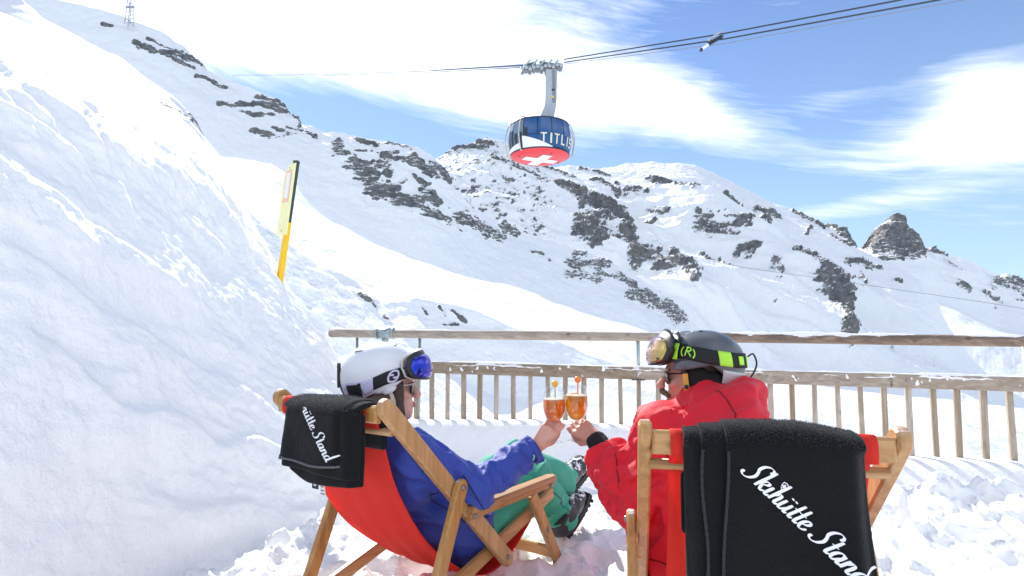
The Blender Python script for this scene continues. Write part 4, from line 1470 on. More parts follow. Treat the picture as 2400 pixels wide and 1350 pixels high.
CAR_Y = 42.0
car_c = P(1265, 335, CAR_Y)
CZ0 = 14.02                                   # floor height


def cable_car():
    t = thing('cable_car', 'round blue cable car cabin with red underside and white cross, hanging from the cables', 'cable car', (car_c.x, CAR_Y, CZ0))
    def rad(z):                                # a barrel shape
        return 2.08 + 0.27 * sin(pi * min(1, max(0, (z + .25) / 2.9)))
    ZT = 2.28
    def on(a, z, off=0.0):                     # a = 0 faces the camera, positive to the right
        r = rad(z) + off
        return Vector((r * sin(a), -r * cos(a), z))
    def patch(name, a0, a1, za, zb, off, mat, par, n=6, m=6, th=0.0):
        V, F = [], []
        for i in range(n + 1):
            a = a0 + (a1 - a0) * i / n
            zlo = za(a) if callable(za) else za
            zhi = zb(a) if callable(zb) else zb
            for j in range(m + 1):
                V.append(on(a, zlo + (zhi - zlo) * j / m, off))
        return obj(name, V, grid_faces(n + 1, m + 1), mat, par)
    prof = [(rad(0) - .05, 0.0)] + [(rad(z) - .03, z) for z in np.linspace(0.02, ZT, 14)] + [(rad(ZT) - .2, ZT + .10), (1.2, ZT + .2), (0, ZT + .22)]
    MB().lathe([(0, 0.02)] + prof, (0, 0, 0), 64, None, closed=False).build('cabin_shell', M_CABDARK, t, True)
    # panes round the cabin
    npan = 14
    for k in range(npan):
        a0 = 2 * pi * k / npan - .12
        a1 = a0 + 2 * pi / npan
        am = (a0 + a1) / 2
        am = (am + pi) % (2 * pi) - pi
        clear = -1.35 < am < -.45
        patch('pane', a0 + .012, a1 - .012, 1.02, ZT - .04, .0, M_CABWIN if clear else M_CABBLUE, t)
        patch('panel', a0 + .008, a1 - .008, .16, .98, .0, M_CABWIN if clear else M_CABBLUE, t)
    # passengers seen through the clear panes
    rnd = random.Random(2)
    for k in range(5):
        a = -1.25 + k * .19
        o = patch('passenger_silhouette', a - .06, a + .06, .2, rnd.uniform(1.25, 1.6), .012, M_DARKPPL, t, 3, 4)
    # white mountain field, sloping to the right, and the floor band
    patch('white_field', -.62, .38, .10, lambda a: .16 + .80 * max(0.0, min(1.0, (.38 - a) / .95)) , .02, M_CABWHT, t, 14, 4)
    patch('white_field', -1.5, -.70, .10, lambda a: .30 + .25 * (a + 1.5) / .8, .02, M_CABWHT, t, 8, 3)
    MB().lathe([(rad(0) - .05, .02), (rad(0) + .04, .03), (rad(.1) + .03, .12), (rad(.1) - .06, .13)], (0, 0, 0), 64, None, False).build('floor_band', M_CABDARK, t, True)
    MB().lathe([(rad(ZT) - .06, ZT - .03), (rad(ZT) + .025, ZT - .02), (rad(ZT) + .02, ZT + .05), (rad(ZT) - .2, ZT + .12)], (0, 0, 0), 64, None, False).build('roof_band', M_CABDARK, t, True)
    # underside: a shallow red dish with the white cross
    MB().lathe([(0, -.22), (1.5, -.20), (1.9, -.12), (rad(0) + .02, .03)], (0, 0, 0), 64, None, False).build('underside', M_CABRED, t, True)
    ang = radians(24)
    cr = MB()
    for (w, h) in ((1.32, .40), (.40, 1.32)):
        V = [Matrix.Rotation(ang, 3, 'Z') @ Vector((a * w, b * h, -.232 if w > 1 else -.236)) for a, b in ((-1, -1), (1, -1), (1, 1), (-1, 1))]
        cr.add(V, [(3, 2, 1, 0)])
    cr.build('cross_emblem', M_CABWHT, t)
    for a, r in ((.5, 1.65), (2.2, 1.6), (3.6, 1.7), (5.2, 1.65), (1.4, 1.2)):
        MB().lathe([(0, -.20), (.06, -.20), (.06, -.1)], (r * cos(a), r * sin(a), 0), 8, None, False).build('floor_light', M_CABDARK, t)
    # lettering wrapped round the cabin
    bars = {'T': [(0, .86, 1, 1), (.38, 0, .62, .86)], 'I': [(.2, 0, .5, 1)], 'L': [(0, 0, .28, 1), (.28, 0, .85, .16)], 'S': [(0, .84, .85, 1), (0, .5, .26, .84), (0, .42, .85, .58), (.6, .14, .85, .42), (0, 0, .85, .16)]}
    lw = {'T': 1.12, 'I': .72, 'L': 1.0, 'S': 1.05}
    a = -.02
    mb = MB()
    for L in 'TITLIS':
        for (x0, y0, x1, y1) in bars[L]:
            n = 3
            V = []
            for i in range(n + 1):
                aa = a + (x0 + (x1 - x0) * i / n) * .19
                for y in (y0, y1):
                    V.append(on(aa, .36 + y * .72, .028))
            mb.add(V, [(2 * i, 2 * i + 2, 2 * i + 3, 2 * i + 1) for i in range(n)])
        a += lw[L] * .235
    mb.build('lettering', plain('cream_letters', (0.72, 0.66, 0.50), 0.5, 0.05, 3, 0), t)
    # guard pipes
    for a in (-1.62, -.66, 1.52, 1.72, -1.45):
        pts = [on(a, ZT - .02, -.5) + Vector((0, 0, .28)), on(a, ZT, .02) + Vector((0, 0, .16)), on(a, ZT - .35, .2), on(a, 1.2, .24), on(a, .3, .24), on(a, .0, .22), on(a, -.02, .0)]
        MB().tube(catmull(pts, 5), .035, 8).build('guard_pipe', M_CREAM, t, True)
    MB().tube([on(-.66, ZT, .02) + Vector((0, 0, .2)), on(-.66, ZT, -.1) + Vector((-.3, 0, .3)), on(-.66, ZT, -.3) + Vector((-.55, 0, .22))], .03, 8).build('roof_handle', M_CREAM, t, True)
    # hanger: round frame on the roof, bent arm, carriage with its wheels
    MB().lathe([(1.15, ZT + .2), (1.25, ZT + .3), (1.2, ZT + .42), (.9, ZT + .42), (.85, ZT + .2)], (0.35, 0, 0), 32, Matrix.Rotation(radians(7), 3, 'Y'), False).build('hanger_ring', M_CABGREY, t, True)
    top_z = 20.75 - CZ0
    arm = MB()
    prof = [(0.42, ZT + .35, .62), (0.55, ZT + .75, .52), (.78, ZT + 1.5, .44), (.84, ZT + 2.0, .42), (.86, top_z - .1, .40)]
    V, F = [], []
    for x, z, w in prof:
        for sx, sy in ((-1, -1), (1, -1), (1, 1), (-1, 1)):
            V.append((x + sx * w, sy * .32, z))
    for i in range(len(prof) - 1):
        for k in range(4):
            F.append((i * 4 + k, i * 4 + (k + 1) % 4, (i + 1) * 4 + (k + 1) % 4, (i + 1) * 4 + k))
    F += [(3, 2, 1, 0), tuple(range(len(V) - 4, len(V)))]
    arm.add(V, F).build('hanger_arm', M_CABGREY, t)
    MB().box((1.06, -.34, (ZT + top_z) / 2 + .8), (.22, .05, top_z - ZT - 2.0)).build('cable_duct', plain('duct_grey', (.2, .22, .24), .5, .2, 3, 0), t)
    MB().box((.98, -.35, ZT + 2.2), (.16, .04, .16)).build('yellow_plate', M_YELMARK, t)
    for x in (.95, 1.05):
        MB().ball((x, -.36, ZT + 2.75), .07, None, 8, 5).build('lamp', M_CABDARK, t, True)
    MB().tube([(1.38, 0, ZT + .3), (1.30, 0, top_z - .2)], .02, 6).build('stay_rod', M_CABGREY, t, True)
    car = MB()
    for x0, x1, z in ((-1.35, 1.75, top_z + .02), (-1.1, 1.5, top_z + .22)):
        car.box(((x0 + x1) / 2, 0, z + .04), (x1 - x0, .5, .16), Matrix.Rotation(radians(-5), 3, 'Y'))
    car.box((.85, 0, top_z - .05), (.9, .6, .5))
    car.box((.6, 0, top_z + .45), (1.2, .4, .12), Matrix.Rotation(radians(10), 3, 'Y'))
    car.box((-.7, 0, top_z + .42), (.9, .4, .1), Matrix.Rotation(radians(-15), 3, 'Y'))
    cr = car.build('carriage', M_STEELDK, t)
    for i in range(11):
        x = -1.3 + i * .29
        for y in (-.42, .42):
            MB().lathe([(0, -.05), (.13, -.05), (.15, 0), (.13, .05), (0, .05)], (x, y, top_z + .03 + .07 * sin(i * 2.2) - x * .087 * -1), 12, Matrix.Rotation(pi / 2, 3, 'X'), False).build('wheel', M_CABGREY, cr, True)
    for i, x in enumerate((-.9, -.35, .2, .75, 1.2)):
        MB().beam((x - .25, -.3, top_z + .12), (x + .2, -.3, top_z + .62 + .05 * (i % 2)), .12, .08, (0, 1, 0), bev=.01).build('rocker', M_CABGREY, cr)


cable_car()


def cable(name, pts, r, mat, label, group=None):
    p0 = Vector(pts[0])
    mb = MB().tube([Vector(p) - p0 for p in pts], r, 6)
    o = mb.build(name, mat, None, True)
    o.location = p0
    return tag(o, label, 'cable', group)


CG = 'ropes of the aerial cable car'
cable('cable', [P(2760, -155, 22), P(2110, 0, 29), P(1700, 78, 35), P(1322, 139, CAR_Y)], .048, M_CABLE, 'upper dark cable running from the cable car to the top right of the sky', CG)
cable('cable', [P(2860, -150, 21), P(2200, 0, 28), P(1700, 91, 34.6), P(1322, 146, CAR_Y + .2)], .048, M_CABLE, 'middle dark cable just under the upper one, carrying the rope clamp', CG)
cable('cable', [P(2930, -135, 20.5), P(2262, 0, 27.5), P(1700, 102, 34.4), P(1322, 150, CAR_Y + .4)], .022, M_CABLELT, 'thinnest and lowest, paler haul rope right of the cable car', CG)
cable('cable', [P(1225, 153, CAR_Y), P(1000, 166, 75), P(760, 174, 135), P(545, 176, 230)], .075, M_CABLEFAR, 'upper pale cable stretching left from the cable car to the mountain', CG)
cable('cable', [P(1240, 157, CAR_Y), P(1000, 170, 75), P(760, 177, 135), P(545, 178, 230)], .04, M_CABLEFAR, 'lower pale cable stretching left from the cable car to the mountain', CG)
cable('cable', [P(420, 128, 300), P(650, 72, 190), P(885, 2, 120), P(1100, -70, 90)], .04, M_CABLEFAR, 'upper of two faint cables crossing the cloud at the top left', 'faint cables in the cloud')
cable('cable', [P(480, 130, 300), P(700, 76, 190), P(930, 6, 120), P(1150, -65, 90)], .035, M_CABLEFAR, 'lower of two faint cables crossing the cloud at the top left', 'faint cables in the cloud')
cable('cable', [P(1560, 588, 640), P(1730, 625, 620), P(1990, 662, 590), P(2330, 712, 560), P(2700, 775, 540)], .16, M_CABLE, 'long dark lift cable strung low across the far snow face', None)


def rope_clamp():
    d = 34.8
    c = P(1664, 98, d)
    t = thing('rope_carrier', 'dark two armed rope carrier with pale lower end hanging across the cables', 'rope carrier', c)
    def q(u, v, dd=0.0):
        return P(u, v, d + dd) - c
    MB().beam(q(1690, 73, .3), q(1660, 95), .14, .12, (0, 1, 0), bev=.02).build('arm', M_CABGREY, t)
    MB().beam(q(1694, 83, -.2), q(1690, 90, -.1), .12, .14, (0, 1, 0), bev=.02).build('arm', M_CABDARK, t)
    MB().beam(q(1691, 86, -.1), q(1659, 104), .22, .16, (0, 1, 0), bev=.03).build('body', M_CABDARK, t)
    MB().beam(q(1662, 103), q(1646, 114), .17, .14, (0, 1, 0), bev=.03).build('pale_end', M_CABWHT, t)
    MB().ball(q(1643, 117), .12, None, 10, 6).build('tip', M_CABLE, t, True)


rope_clamp()


def lattice_pylon():
    y = 352.0
    base, s = P(303, 52, y), y / FPX
    t = thing('lattice_pylon', 'small steel lattice pylon standing on the ridge at the top left', 'pylon', base)
    mb = MB()
    H, w0, w1 = 62 * s, 7 * s, 4 * s
    for lv in range(6):
        z0, z1 = H * lv / 6 - 2, H * (lv + 1) / 6 - 2
        a, b = w0 + (w1 - w0) * lv / 6, w0 + (w1 - w0) * (lv + 1) / 6
        c0 = [Vector((sx * a, sy * a, z0)) for sx, sy in ((-1, -1), (1, -1), (1, 1), (-1, 1))]
        c1 = [Vector((sx * b, sy * b, z1)) for sx, sy in ((-1, -1), (1, -1), (1, 1), (-1, 1))]
        for k in range(4):
            mb.tube([c0[k], c1[k]], .22, 5)
            mb.tube([c0[k], c1[(k + 1) % 4]], .12, 4)
            mb.tube([c1[k], c1[(k + 1) % 4]], .14, 4)
    mb.build('mast', M_CABGREY, t)
    for z in (.62, .94):
        MB().box((0, 0, H * z), (22 * s, 1.0, .8)).build('crossarm', M_CABGREY, t)


lattice_pylon()


def lift_chairs():
    for u, v, y in ((1831, 642, 610), (2333, 715, 560)):
        p = P(u, v, y)
        t = thing('chairlift_chair', {1831: 'tiny lift chair hanging on the far cable above the rocky snow face', 2333: 'tiny lift chair hanging on the far cable before the bright snow basin'}[u], 'lift chair', p, 0, 'chairs on the far lift cable')
        MB().tube([(0, 0, 0.4), (0, 0, -2.6)], .18, 5).build('hanger', M_CABDARK, t)
        MB().box((0, 0, -2.9), (2.6, .9, .9)).build('seat', M_CABDARK, t)


lift_chairs()
# ================================================================== people: distance fields turned into one skin each
def smin(a, b, k):
    h = np.clip(0.5 + 0.5 * (b - a) / k, 0, 1)
    return b * (1 - h) + a * h - k * h * (1 - h)


def smax(a, b, k):
    return -smin(-a, -b, k)


def sd_ball(p, c, r):
    return np.linalg.norm(p - np.asarray(c, dtype=np.float32), axis=-1) - r


def sd_cone(p, a, b, ra, rb):
    """a limb: from a to b with a radius at each end"""
    a, b = np.asarray(a, dtype=np.float32), np.asarray(b, dtype=np.float32)
    ab = b - a
    t = np.clip(((p - a) @ ab) / float(ab @ ab + 1e-9), 0, 1)
    return np.linalg.norm(p - a - t[..., None] * ab, axis=-1) - (ra + (rb - ra) * t)


def sd_ell(p, c, r, R=None):
    q = p - np.asarray(c, dtype=np.float32)
    if R is not None:
        q = q @ np.asarray(R, dtype=np.float32)      # columns of R are the ellipsoid's axes
    r = np.asarray(r, dtype=np.float32)
    k0 = np.linalg.norm(q / r, axis=-1)
    k1 = np.linalg.norm(q / (r * r), axis=-1) + 1e-9
    return k0 * (k0 - 1) / k1


def union(k, *ds):
    d = ds[0]
    for e in ds[1:]:
        d = smin(d, e, k)
    return d


def sparse_field(fn, ax, h, st=4):
    """field values on the grid, computed only near the surface"""
    n = [len(a) for a in ax]
    ca = [np.arange(a[0], a[-1] + st * h, st * h) for a in ax]
    G = np.stack(np.meshgrid(*ca, indexing='ij'), -1).astype(np.float32)
    C = fn(G.reshape(-1, 3)).reshape(G.shape[:3])
    ci = [np.minimum((np.arange(k) + st // 2) // st, len(c) - 1) for k, c in zip(n, ca)]
    D = C[np.ix_(*ci)].astype(np.float32)
    near = np.abs(D) < st * h * 1.9
    ii = np.argwhere(near)
    pts = np.stack([ax[0][ii[:, 0]], ax[1][ii[:, 1]], ax[2][ii[:, 2]]], -1).astype(np.float32)
    if len(pts):
        D[near] = fn(pts)
    return D


def surface_net(fn, lo, hi, h):
    """mesh of the zero level of fn on a grid"""
    lo, hi = np.asarray(lo, dtype=float), np.asarray(hi, dtype=float)
    n = np.ceil((hi - lo) / h).astype(int) + 1
    ax = [lo[i] + h * np.arange(n[i]) for i in range(3)]
    D = sparse_field(fn, ax, h)
    ins = D < 0
    cs = [(i, j, k) for i in (0, 1) for j in (0, 1) for k in (0, 1)]
    def sub(A, c):
        return A[c[0]:A.shape[0] - 1 + c[0], c[1]:A.shape[1] - 1 + c[1], c[2]:A.shape[2] - 1 + c[2]]
    cnt = sum(sub(ins, c).astype(np.int8) for c in cs)
    act = (cnt > 0) & (cnt < 8)
    idx = np.full(act.shape, -1, dtype=np.int64)
    ii = np.argwhere(act)
    idx[act] = np.arange(len(ii))
    acc = np.zeros((len(ii), 3))
    wt = np.zeros(len(ii))
    vals = {c: sub(D, c)[act] for c in cs}
    for a in cs:
        for d in range(3):
            if a[d] == 0:
                b = list(a)
                b[d] = 1
                b = tuple(b)
                va, vb = vals[a], vals[b]
                cr = (va < 0) != (vb < 0)
                t = va / (va - vb + 1e-12)
                pt = np.array(a, dtype=float)[None, :].repeat(len(ii), 0)
                pt[:, d] = t
                acc[cr] += pt[cr]
                wt[cr] += 1
    V = lo + (ii + acc / wt[:, None]) * h
    F = []
    for d in range(3):
        e1, e2 = [(1, 2), (2, 0), (0, 1)][d]
        s0 = [slice(None)] * 3
        s1 = [slice(None)] * 3
        s0[d], s1[d] = slice(0, -1), slice(1, None)
        a, b = ins[tuple(s0)], ins[tuple(s1)]
        ch = a != b
        ch_idx = np.argwhere(ch)
        ok = (ch_idx[:, e1] > 0) & (ch_idx[:, e2] > 0) & (ch_idx[:, e1] < n[e1] - 1) & (ch_idx[:, e2] < n[e2] - 1)
        c = ch_idx[ok]
        flip = a[tuple(c.T)]
        def cell(o1, o2):
            q = c.copy()
            q[:, e1] += o1
            q[:, e2] += o2
            return idx[tuple(q.T)]
        q = np.stack([cell(-1, -1), cell(0, -1), cell(0, 0), cell(-1, 0)], -1)
        q[~flip] = q[~flip][:, ::-1]
        F.append(q)
    return V, np.concatenate(F)


def relax(V, F, n=2, lam=0.5):
    for _ in range(n):
        acc = np.zeros_like(V)
        cnt = np.zeros(len(V))
        for a, b in ((0, 1), (1, 2), (2, 3), (3, 0)):
            np.add.at(acc, F[:, a], V[F[:, b]])
            np.add.at(acc, F[:, b], V[F[:, a]])
            np.add.at(cnt, F[:, a], 1)
            np.add.at(cnt, F[:, b], 1)
        V = V * (1 - lam) + lam * acc / cnt[:, None]
    return V


def net_obj(name, fn, lo, hi, h, mat, parent, rel=1, at=True):
    V, F = surface_net(fn, lo, hi, h)
    if rel:
        V = relax(V, F, rel)
    off, q = np.zeros(3), parent
    while q is not None:
        off = off + np.array(q.location)
        q = q.parent
    return obj(name, V - off, F, mat, parent)


def folds(p, d, amp, scale, seed, axis=None, stretch=2.6):
    """cloth folds: sharp ridged creases, drawn out along an axis"""
    q = p * scale
    if axis is not None:
        a = np.asarray(axis, dtype=np.float32)
        a = a / np.linalg.norm(a)
        al = q @ a
        q = q - (al * (1 - 1 / stretch))[..., None] * a
    r = ridged(q + 0.4 * np.stack([vnoise(q, seed + 1)] * 3, -1), 2, 0.28, seed=seed)
    near = np.abs(d) < 0.03
    return d - amp * r * near


def seam(name, fn, pts, towards, r, mat, parent, root, per=8):
    """a line laid on the surface of fn, found by stepping from outside in direction 'towards'"""
    d = np.asarray(towards, dtype=float)
    d = d / np.linalg.norm(d)
    q = catmull(pts, per) - d * .16
    for _ in range(60):
        q = q + d * np.clip(fn(q.astype(np.float32)), -.01, .02)[:, None] * .8
    ok = np.abs(fn(q.astype(np.float32))) < .004
    q = q[ok]
    if len(q) < 3:
        return None
    return MB().tube([Vector(x - root) for x in q], r, 5).build(name, mat, parent, True)


# ---- cloth, skin and hair
def cloth_mat(name, c, rough=0.7, var=0.16, weave=500.0, spec=0.3):
    m, g = newmat(name)
    v = objco(g)
    n = g.noise(v, 12.0, 4.0)
    col = g.mix(n, tuple(x * (1 - var) for x in c) + (1,), tuple(min(1, x * (1 + var)) for x in c) + (1,))
    nm = bump(g, g.math('MULTIPLY_ADD', g.noise(v, 26.0, 4.0, 0.6, 0.6), 3.0, g.noise(v, weave, 2.0)), 0.35, 0.004)
    finish(g, bsdf(g, col, rough, nm, Specular_IOR_Level=spec, Sheen_Weight=0.08))
    return m


M_BLUE = cloth_mat('blue_shell_cloth', (0.034, 0.07, 0.38), 0.5)
M_TEAL = cloth_mat('green_trouser_cloth', (0.045, 0.36, 0.24))
M_RED = cloth_mat('red_shell_cloth', (0.70, 0.011, 0.028), 0.6)
M_BLKCLOTH = cloth_mat('black_cuff_cloth', (0.012, 0.013, 0.014), 0.85)
M_GREYPATCH = cloth_mat('grey_scuff_cloth', (0.035, 0.035, 0.038), 0.75)


def skin_mat(name, c1, c2):
    m, g = newmat(name)
    v = objco(g)
    n = g.noise(v, 26.0, 4.0)
    n2 = g.noise(v, 420.0, 2.0)
    nm = bump(g, n2, 0.12, 0.001)
    finish(g, g.n('ShaderNodeBsdfPrincipled', {'Base Color': g.mix(n, (*c1, 1), (*c2, 1)), 'Roughness': 0.48, 'Normal': nm, 'Subsurface Weight': 0.12, 'Subsurface Radius': (0.012, 0.004, 0.002), 'Subsurface Scale': 0.5}).outputs[0])
    return m


M_SKIN_W = skin_mat('skin_fair', (0.62, 0.33, 0.24), (0.72, 0.42, 0.32))
M_SKIN_M = skin_mat('skin_ruddy', (0.50, 0.24, 0.17), (0.62, 0.32, 0.23))
M_LIPS = plain('lips', (0.55, 0.22, 0.19), 0.4, 0.1, 60, 0)


def hair_mat(name, c):
    m, g = newmat(name)
    v = g.n('ShaderNodeVectorMath', {0: objco(g), 1: (420, 420, 26)}, operation='MULTIPLY').outputs[0]
    n = g.noise(v, 1.0, 3.0)
    finish(g, bsdf(g, g.mix(n, tuple(x * .45 for x in c) + (1,), tuple(x * 1.5 for x in c) + (1,)), 0.42, bump(g, n, 0.6, 0.003)))
    return m


M_HAIR_W = hair_mat('dark_brown_hair', (0.045, 0.024, 0.014))
M_HAIR_M = hair_mat('brown_hair', (0.055, 0.032, 0.018))
M_TACHE = hair_mat('brown_moustache', (0.11, 0.065, 0.035))


def boot_mat():
    m, g = newmat('black_boot_with_snow')
    v = objco(g)
    n = g.noise(v, 34.0, 6.0, 0.65)
    nz = g.n('ShaderNodeSeparateXYZ', {0: g.n('ShaderNodeNewGeometry').outputs['Normal']}).outputs
    lean = g.math('MULTIPLY_ADD', nz[2], 0.16, g.math('MULTIPLY', nz[0], 0.08))
    f = g.ramp(g.math('ADD', n, lean), [(0.64, 0.0), (0.70, 1.0)])
    leather = bsdf(g, g.mix(g.noise(v, 90, 3), (0.006, 0.006, 0.007, 1), (0.03, 0.03, 0.032, 1)), 0.35, bump(g, g.noise(v, 60, 3), 0.5, 0.004))
    snow = bsdf(g, (0.86, 0.88, 0.9), 0.7, bump(g, n, 0.8, 0.01))
    finish(g, g.n('ShaderNodeMixShader', {0: f, 1: leather, 2: snow}).outputs[0])
    return m


M_BOOT = boot_mat()
M_SOLE = plain('black_rubber_sole', (0.012, 0.012, 0.013), 0.7, 0.3, 60, 0.4, 0.006)
M_HELM_W = plain('white_helmet_shell', (0.72, 0.73, 0.76), 0.32, 0.03, 10, 0.0)
M_HELM_M = plain('grey_helmet_shell', (0.10, 0.108, 0.12), 0.30, 0.06, 10, 0.03)
M_HELM_LT = plain('pale_grey_helmet_rim', (0.55, 0.56, 0.55), 0.4, 0.05, 10, 0.0)
M_PADW = plain('brown_fleece_ear_pad', (0.14, 0.10, 0.075), 0.95, 0.35, 120, 0.8, 0.004)
M_PADM = plain('black_ear_pad', (0.007, 0.007, 0.008), 0.9, 0.3, 120, 0.5, 0.003)
M_STRAPB = plain('black_elastic_strap', (0.010, 0.010, 0.012), 0.75, 0.2, 200, 0.3, 0.001)
M_STRAPL = plain('pale_lilac_strap_print', (0.55, 0.53, 0.72), 0.6, 0.05, 80, 0.0)
M_CREAMST = plain('cream_chin_strap', (0.62, 0.53, 0.42), 0.7, 0.08, 60, 0.0)
M_ORGST = plain('orange_chin_strap', (0.68, 0.33, 0.05), 0.7, 0.08, 60, 0.0)
M_NEON = plain('neon_yellow_green', (0.42, 0.85, 0.05), 0.55, 0.05, 60, 0.0)
M_LENSBLK = plain('dark_lens', (0.01, 0.01, 0.012), 0.06, 0.1, 10, 0.0)
M_FRAMEB = plain('black_goggle_frame', (0.012, 0.012, 0.013), 0.4, 0.2, 60, 0.0)
M_FRAMEW = plain('white_goggle_rim', (0.66, 0.64, 0.58), 0.45, 0.05, 60, 0.0)
M_SHADES = plain('pale_sunglass_arm', (0.62, 0.60, 0.55), 0.3, 0.05, 60, 0.0)


def lens_mat(name, a, b, c):
    m, g = newmat(name)
    n = g.noise(objco(g), 9.0, 2.0, 0.5, 0.4)
    f = g.math('POWER', g.n('ShaderNodeLayerWeight', {'Blend': 0.4}).outputs[1], 1.8)
    col = g.mix(f, g.mix(n, (*a, 1), (*b, 1)), (*c, 1))
    finish(g, g.n('ShaderNodeBsdfPrincipled', {'Base Color': col, 'Metallic': 0.85, 'Roughness': 0.07}).outputs[0])
    return m


M_LENS_W = lens_mat('mirrored_blue_lens', (0.01, 0.05, 0.42), (0.04, 0.07, 0.55), (0.22, 0.06, 0.38))
M_LENS_M = lens_mat('mirrored_gold_lens', (0.62, 0.46, 0.07), (0.55, 0.42, 0.20), (0.36, 0.16, 0.62))


def frame_of(c, fwd, up):
    f = Vector(fwd).normalized()
    r = f.cross(Vector(up)).normalized()
    u = r.cross(f).normalized()
    M = np.array([[r.x, f.x, u.x], [r.y, f.y, u.y], [r.z, f.z, u.z]])      # local (right, forward, up) -> world
    return np.array(c, dtype=float), M


def head_field(q, male):
    """skull, face and ears in head space: x right, y forward, z up, origin between the eyes' height"""
    d = sd_ell(q, (0, -.012, .035), (.074, .097, .088))
    d = smin(d, sd_ell(q, (0, .03, -.045), (.058, .060, .068)), .035)
    d = smin(d, sd_ball(q, (0, .066, -.094), .021 if not male else .024), .028)
    d = smin(d, sd_cone(q, (-.045, .01, -.07), (0, .06, -.09), .024, .02), .02)
    d = smin(d, sd_cone(q, (.045, .01, -.07), (0, .06, -.09), .024, .02), .02)
    d = smin(d, sd_ell(q, (0, .083, .022), (.042, .012, .012)), .014)              # brow
    for s in (-1, 1):
        d = smin(d, sd_ell(q, (s * .036, .068, -.022), (.022, .018, .016)), .016)    # cheek bones
        d = smax(d, -sd_ell(q, (s * .031, .098, .0), (.017, .014, .011)), .010)      # eye sockets
        d = smin(d, sd_ball(q, (s * .031, .074, .0), .0125), .004)                   # eyeballs
        d = smin(d, sd_ell(q, (s * .077, -.012, -.005), (.010, .020, .032)), .008)   # ears
    L = .112 if not male else .118
    d = smin(d, sd_cone(q, (0, .086, .008), (0, L, -.030), .0085, .0115), .008)     # nose
    d = smin(d, sd_ell(q, (0, L - .008, -.035), (.017, .012, .009)), .006)
    d = smin(d, sd_ell(q, (0, .089, -.060), (.023, .009, .006)), .006)             # lips
    d = smin(d, sd_ell(q, (0, .087, -.070), (.019, .009, .0065)), .006)
    d = smax(d, -sd_ell(q, (0, .101, -.0652), (.024, .008, .0016)), .003)
    return d


def hand_field(p, wrist, knuck, normal, stem_d, scale=1.0, seed=0):
    """palm with four curled fingers and a thumb. wrist -> knuck is the palm; 'normal' points out of the palm side; index finger on top"""
    w, k = np.array(wrist), np.array(knuck)
    d = k - w
    L = np.linalg.norm(d)
    d = d / L
    n = np.array(normal, dtype=float)
    n = n - d * (n @ d)
    n /= np.linalg.norm(n)
    l = np.cross(n, d) * stem_d                  # towards the index finger
    S = scale
    f = sd_cone(p, w - d * .10, w + d * .012, .030 * S, .026 * S)
    f = smin(f, sd_cone(p, w + d * .01 + l * .010, k + l * .026 * S - d * .012, .020 * S, .0155 * S), .014)
    f = smin(f, sd_cone(p, w + d * .01 - l * .008, k - l * .026 * S - d * .016, .021 * S, .0145 * S), .014)
    f = smin(f, sd_cone(p, w + d * .02, k - d * .012, .018 * S, .016 * S), .012)
    for i, (lo, len_, r, curl) in enumerate(((.031, .040, .0098, .55), (.0105, .044, .0102, .8), (-.0105, .041, .0097, 1.0), (-.030, .032, .0086, 1.15))):
        b = k + l * lo * S - d * (.004 + .006 * (i == 3))
        a = .55 * curl
        j1 = b + (d * cos(a) + n * sin(a)) * len_ * S
        a2 = a + 1.25
        j2 = j1 + (d * cos(a2) + n * sin(a2)) * len_ * .62 * S
        a3 = a2 + .95
        j3 = j2 + (d * cos(a3) + n * sin(a3)) * len_ * .5 * S
        g = union(.004, sd_cone(p, b - d * .014, j1, r * 1.08 * S, r * S), sd_cone(p, j1, j2, r * 1.03 * S, r * .93 * S), sd_cone(p, j2, j3, r * .93 * S, r * .8 * S))
        g = smin(g, sd_ball(p, b - n * .004, r * 1.06 * S), .006)
        f = smin(f, g, .0022)
    t0 = w + d * .022 + l * .022 * S + n * .008
    t1 = t0 + (d * .55 + l * .42 + n * .50) * .046 * S
    t2 = t1 + (d * .86 + l * .02 + n * .42) * .034 * S
    t3 = t2 + (d * .80 - l * .12 + n * .20) * .026 * S
    f = smin(f, union(.005, sd_cone(p, t0, t1, .0165 * S, .013 * S), sd_cone(p, t1, t2, .0122 * S, .0108 * S), sd_cone(p, t2, t3, .0108 * S, .0088 * S)), .010)
    return f


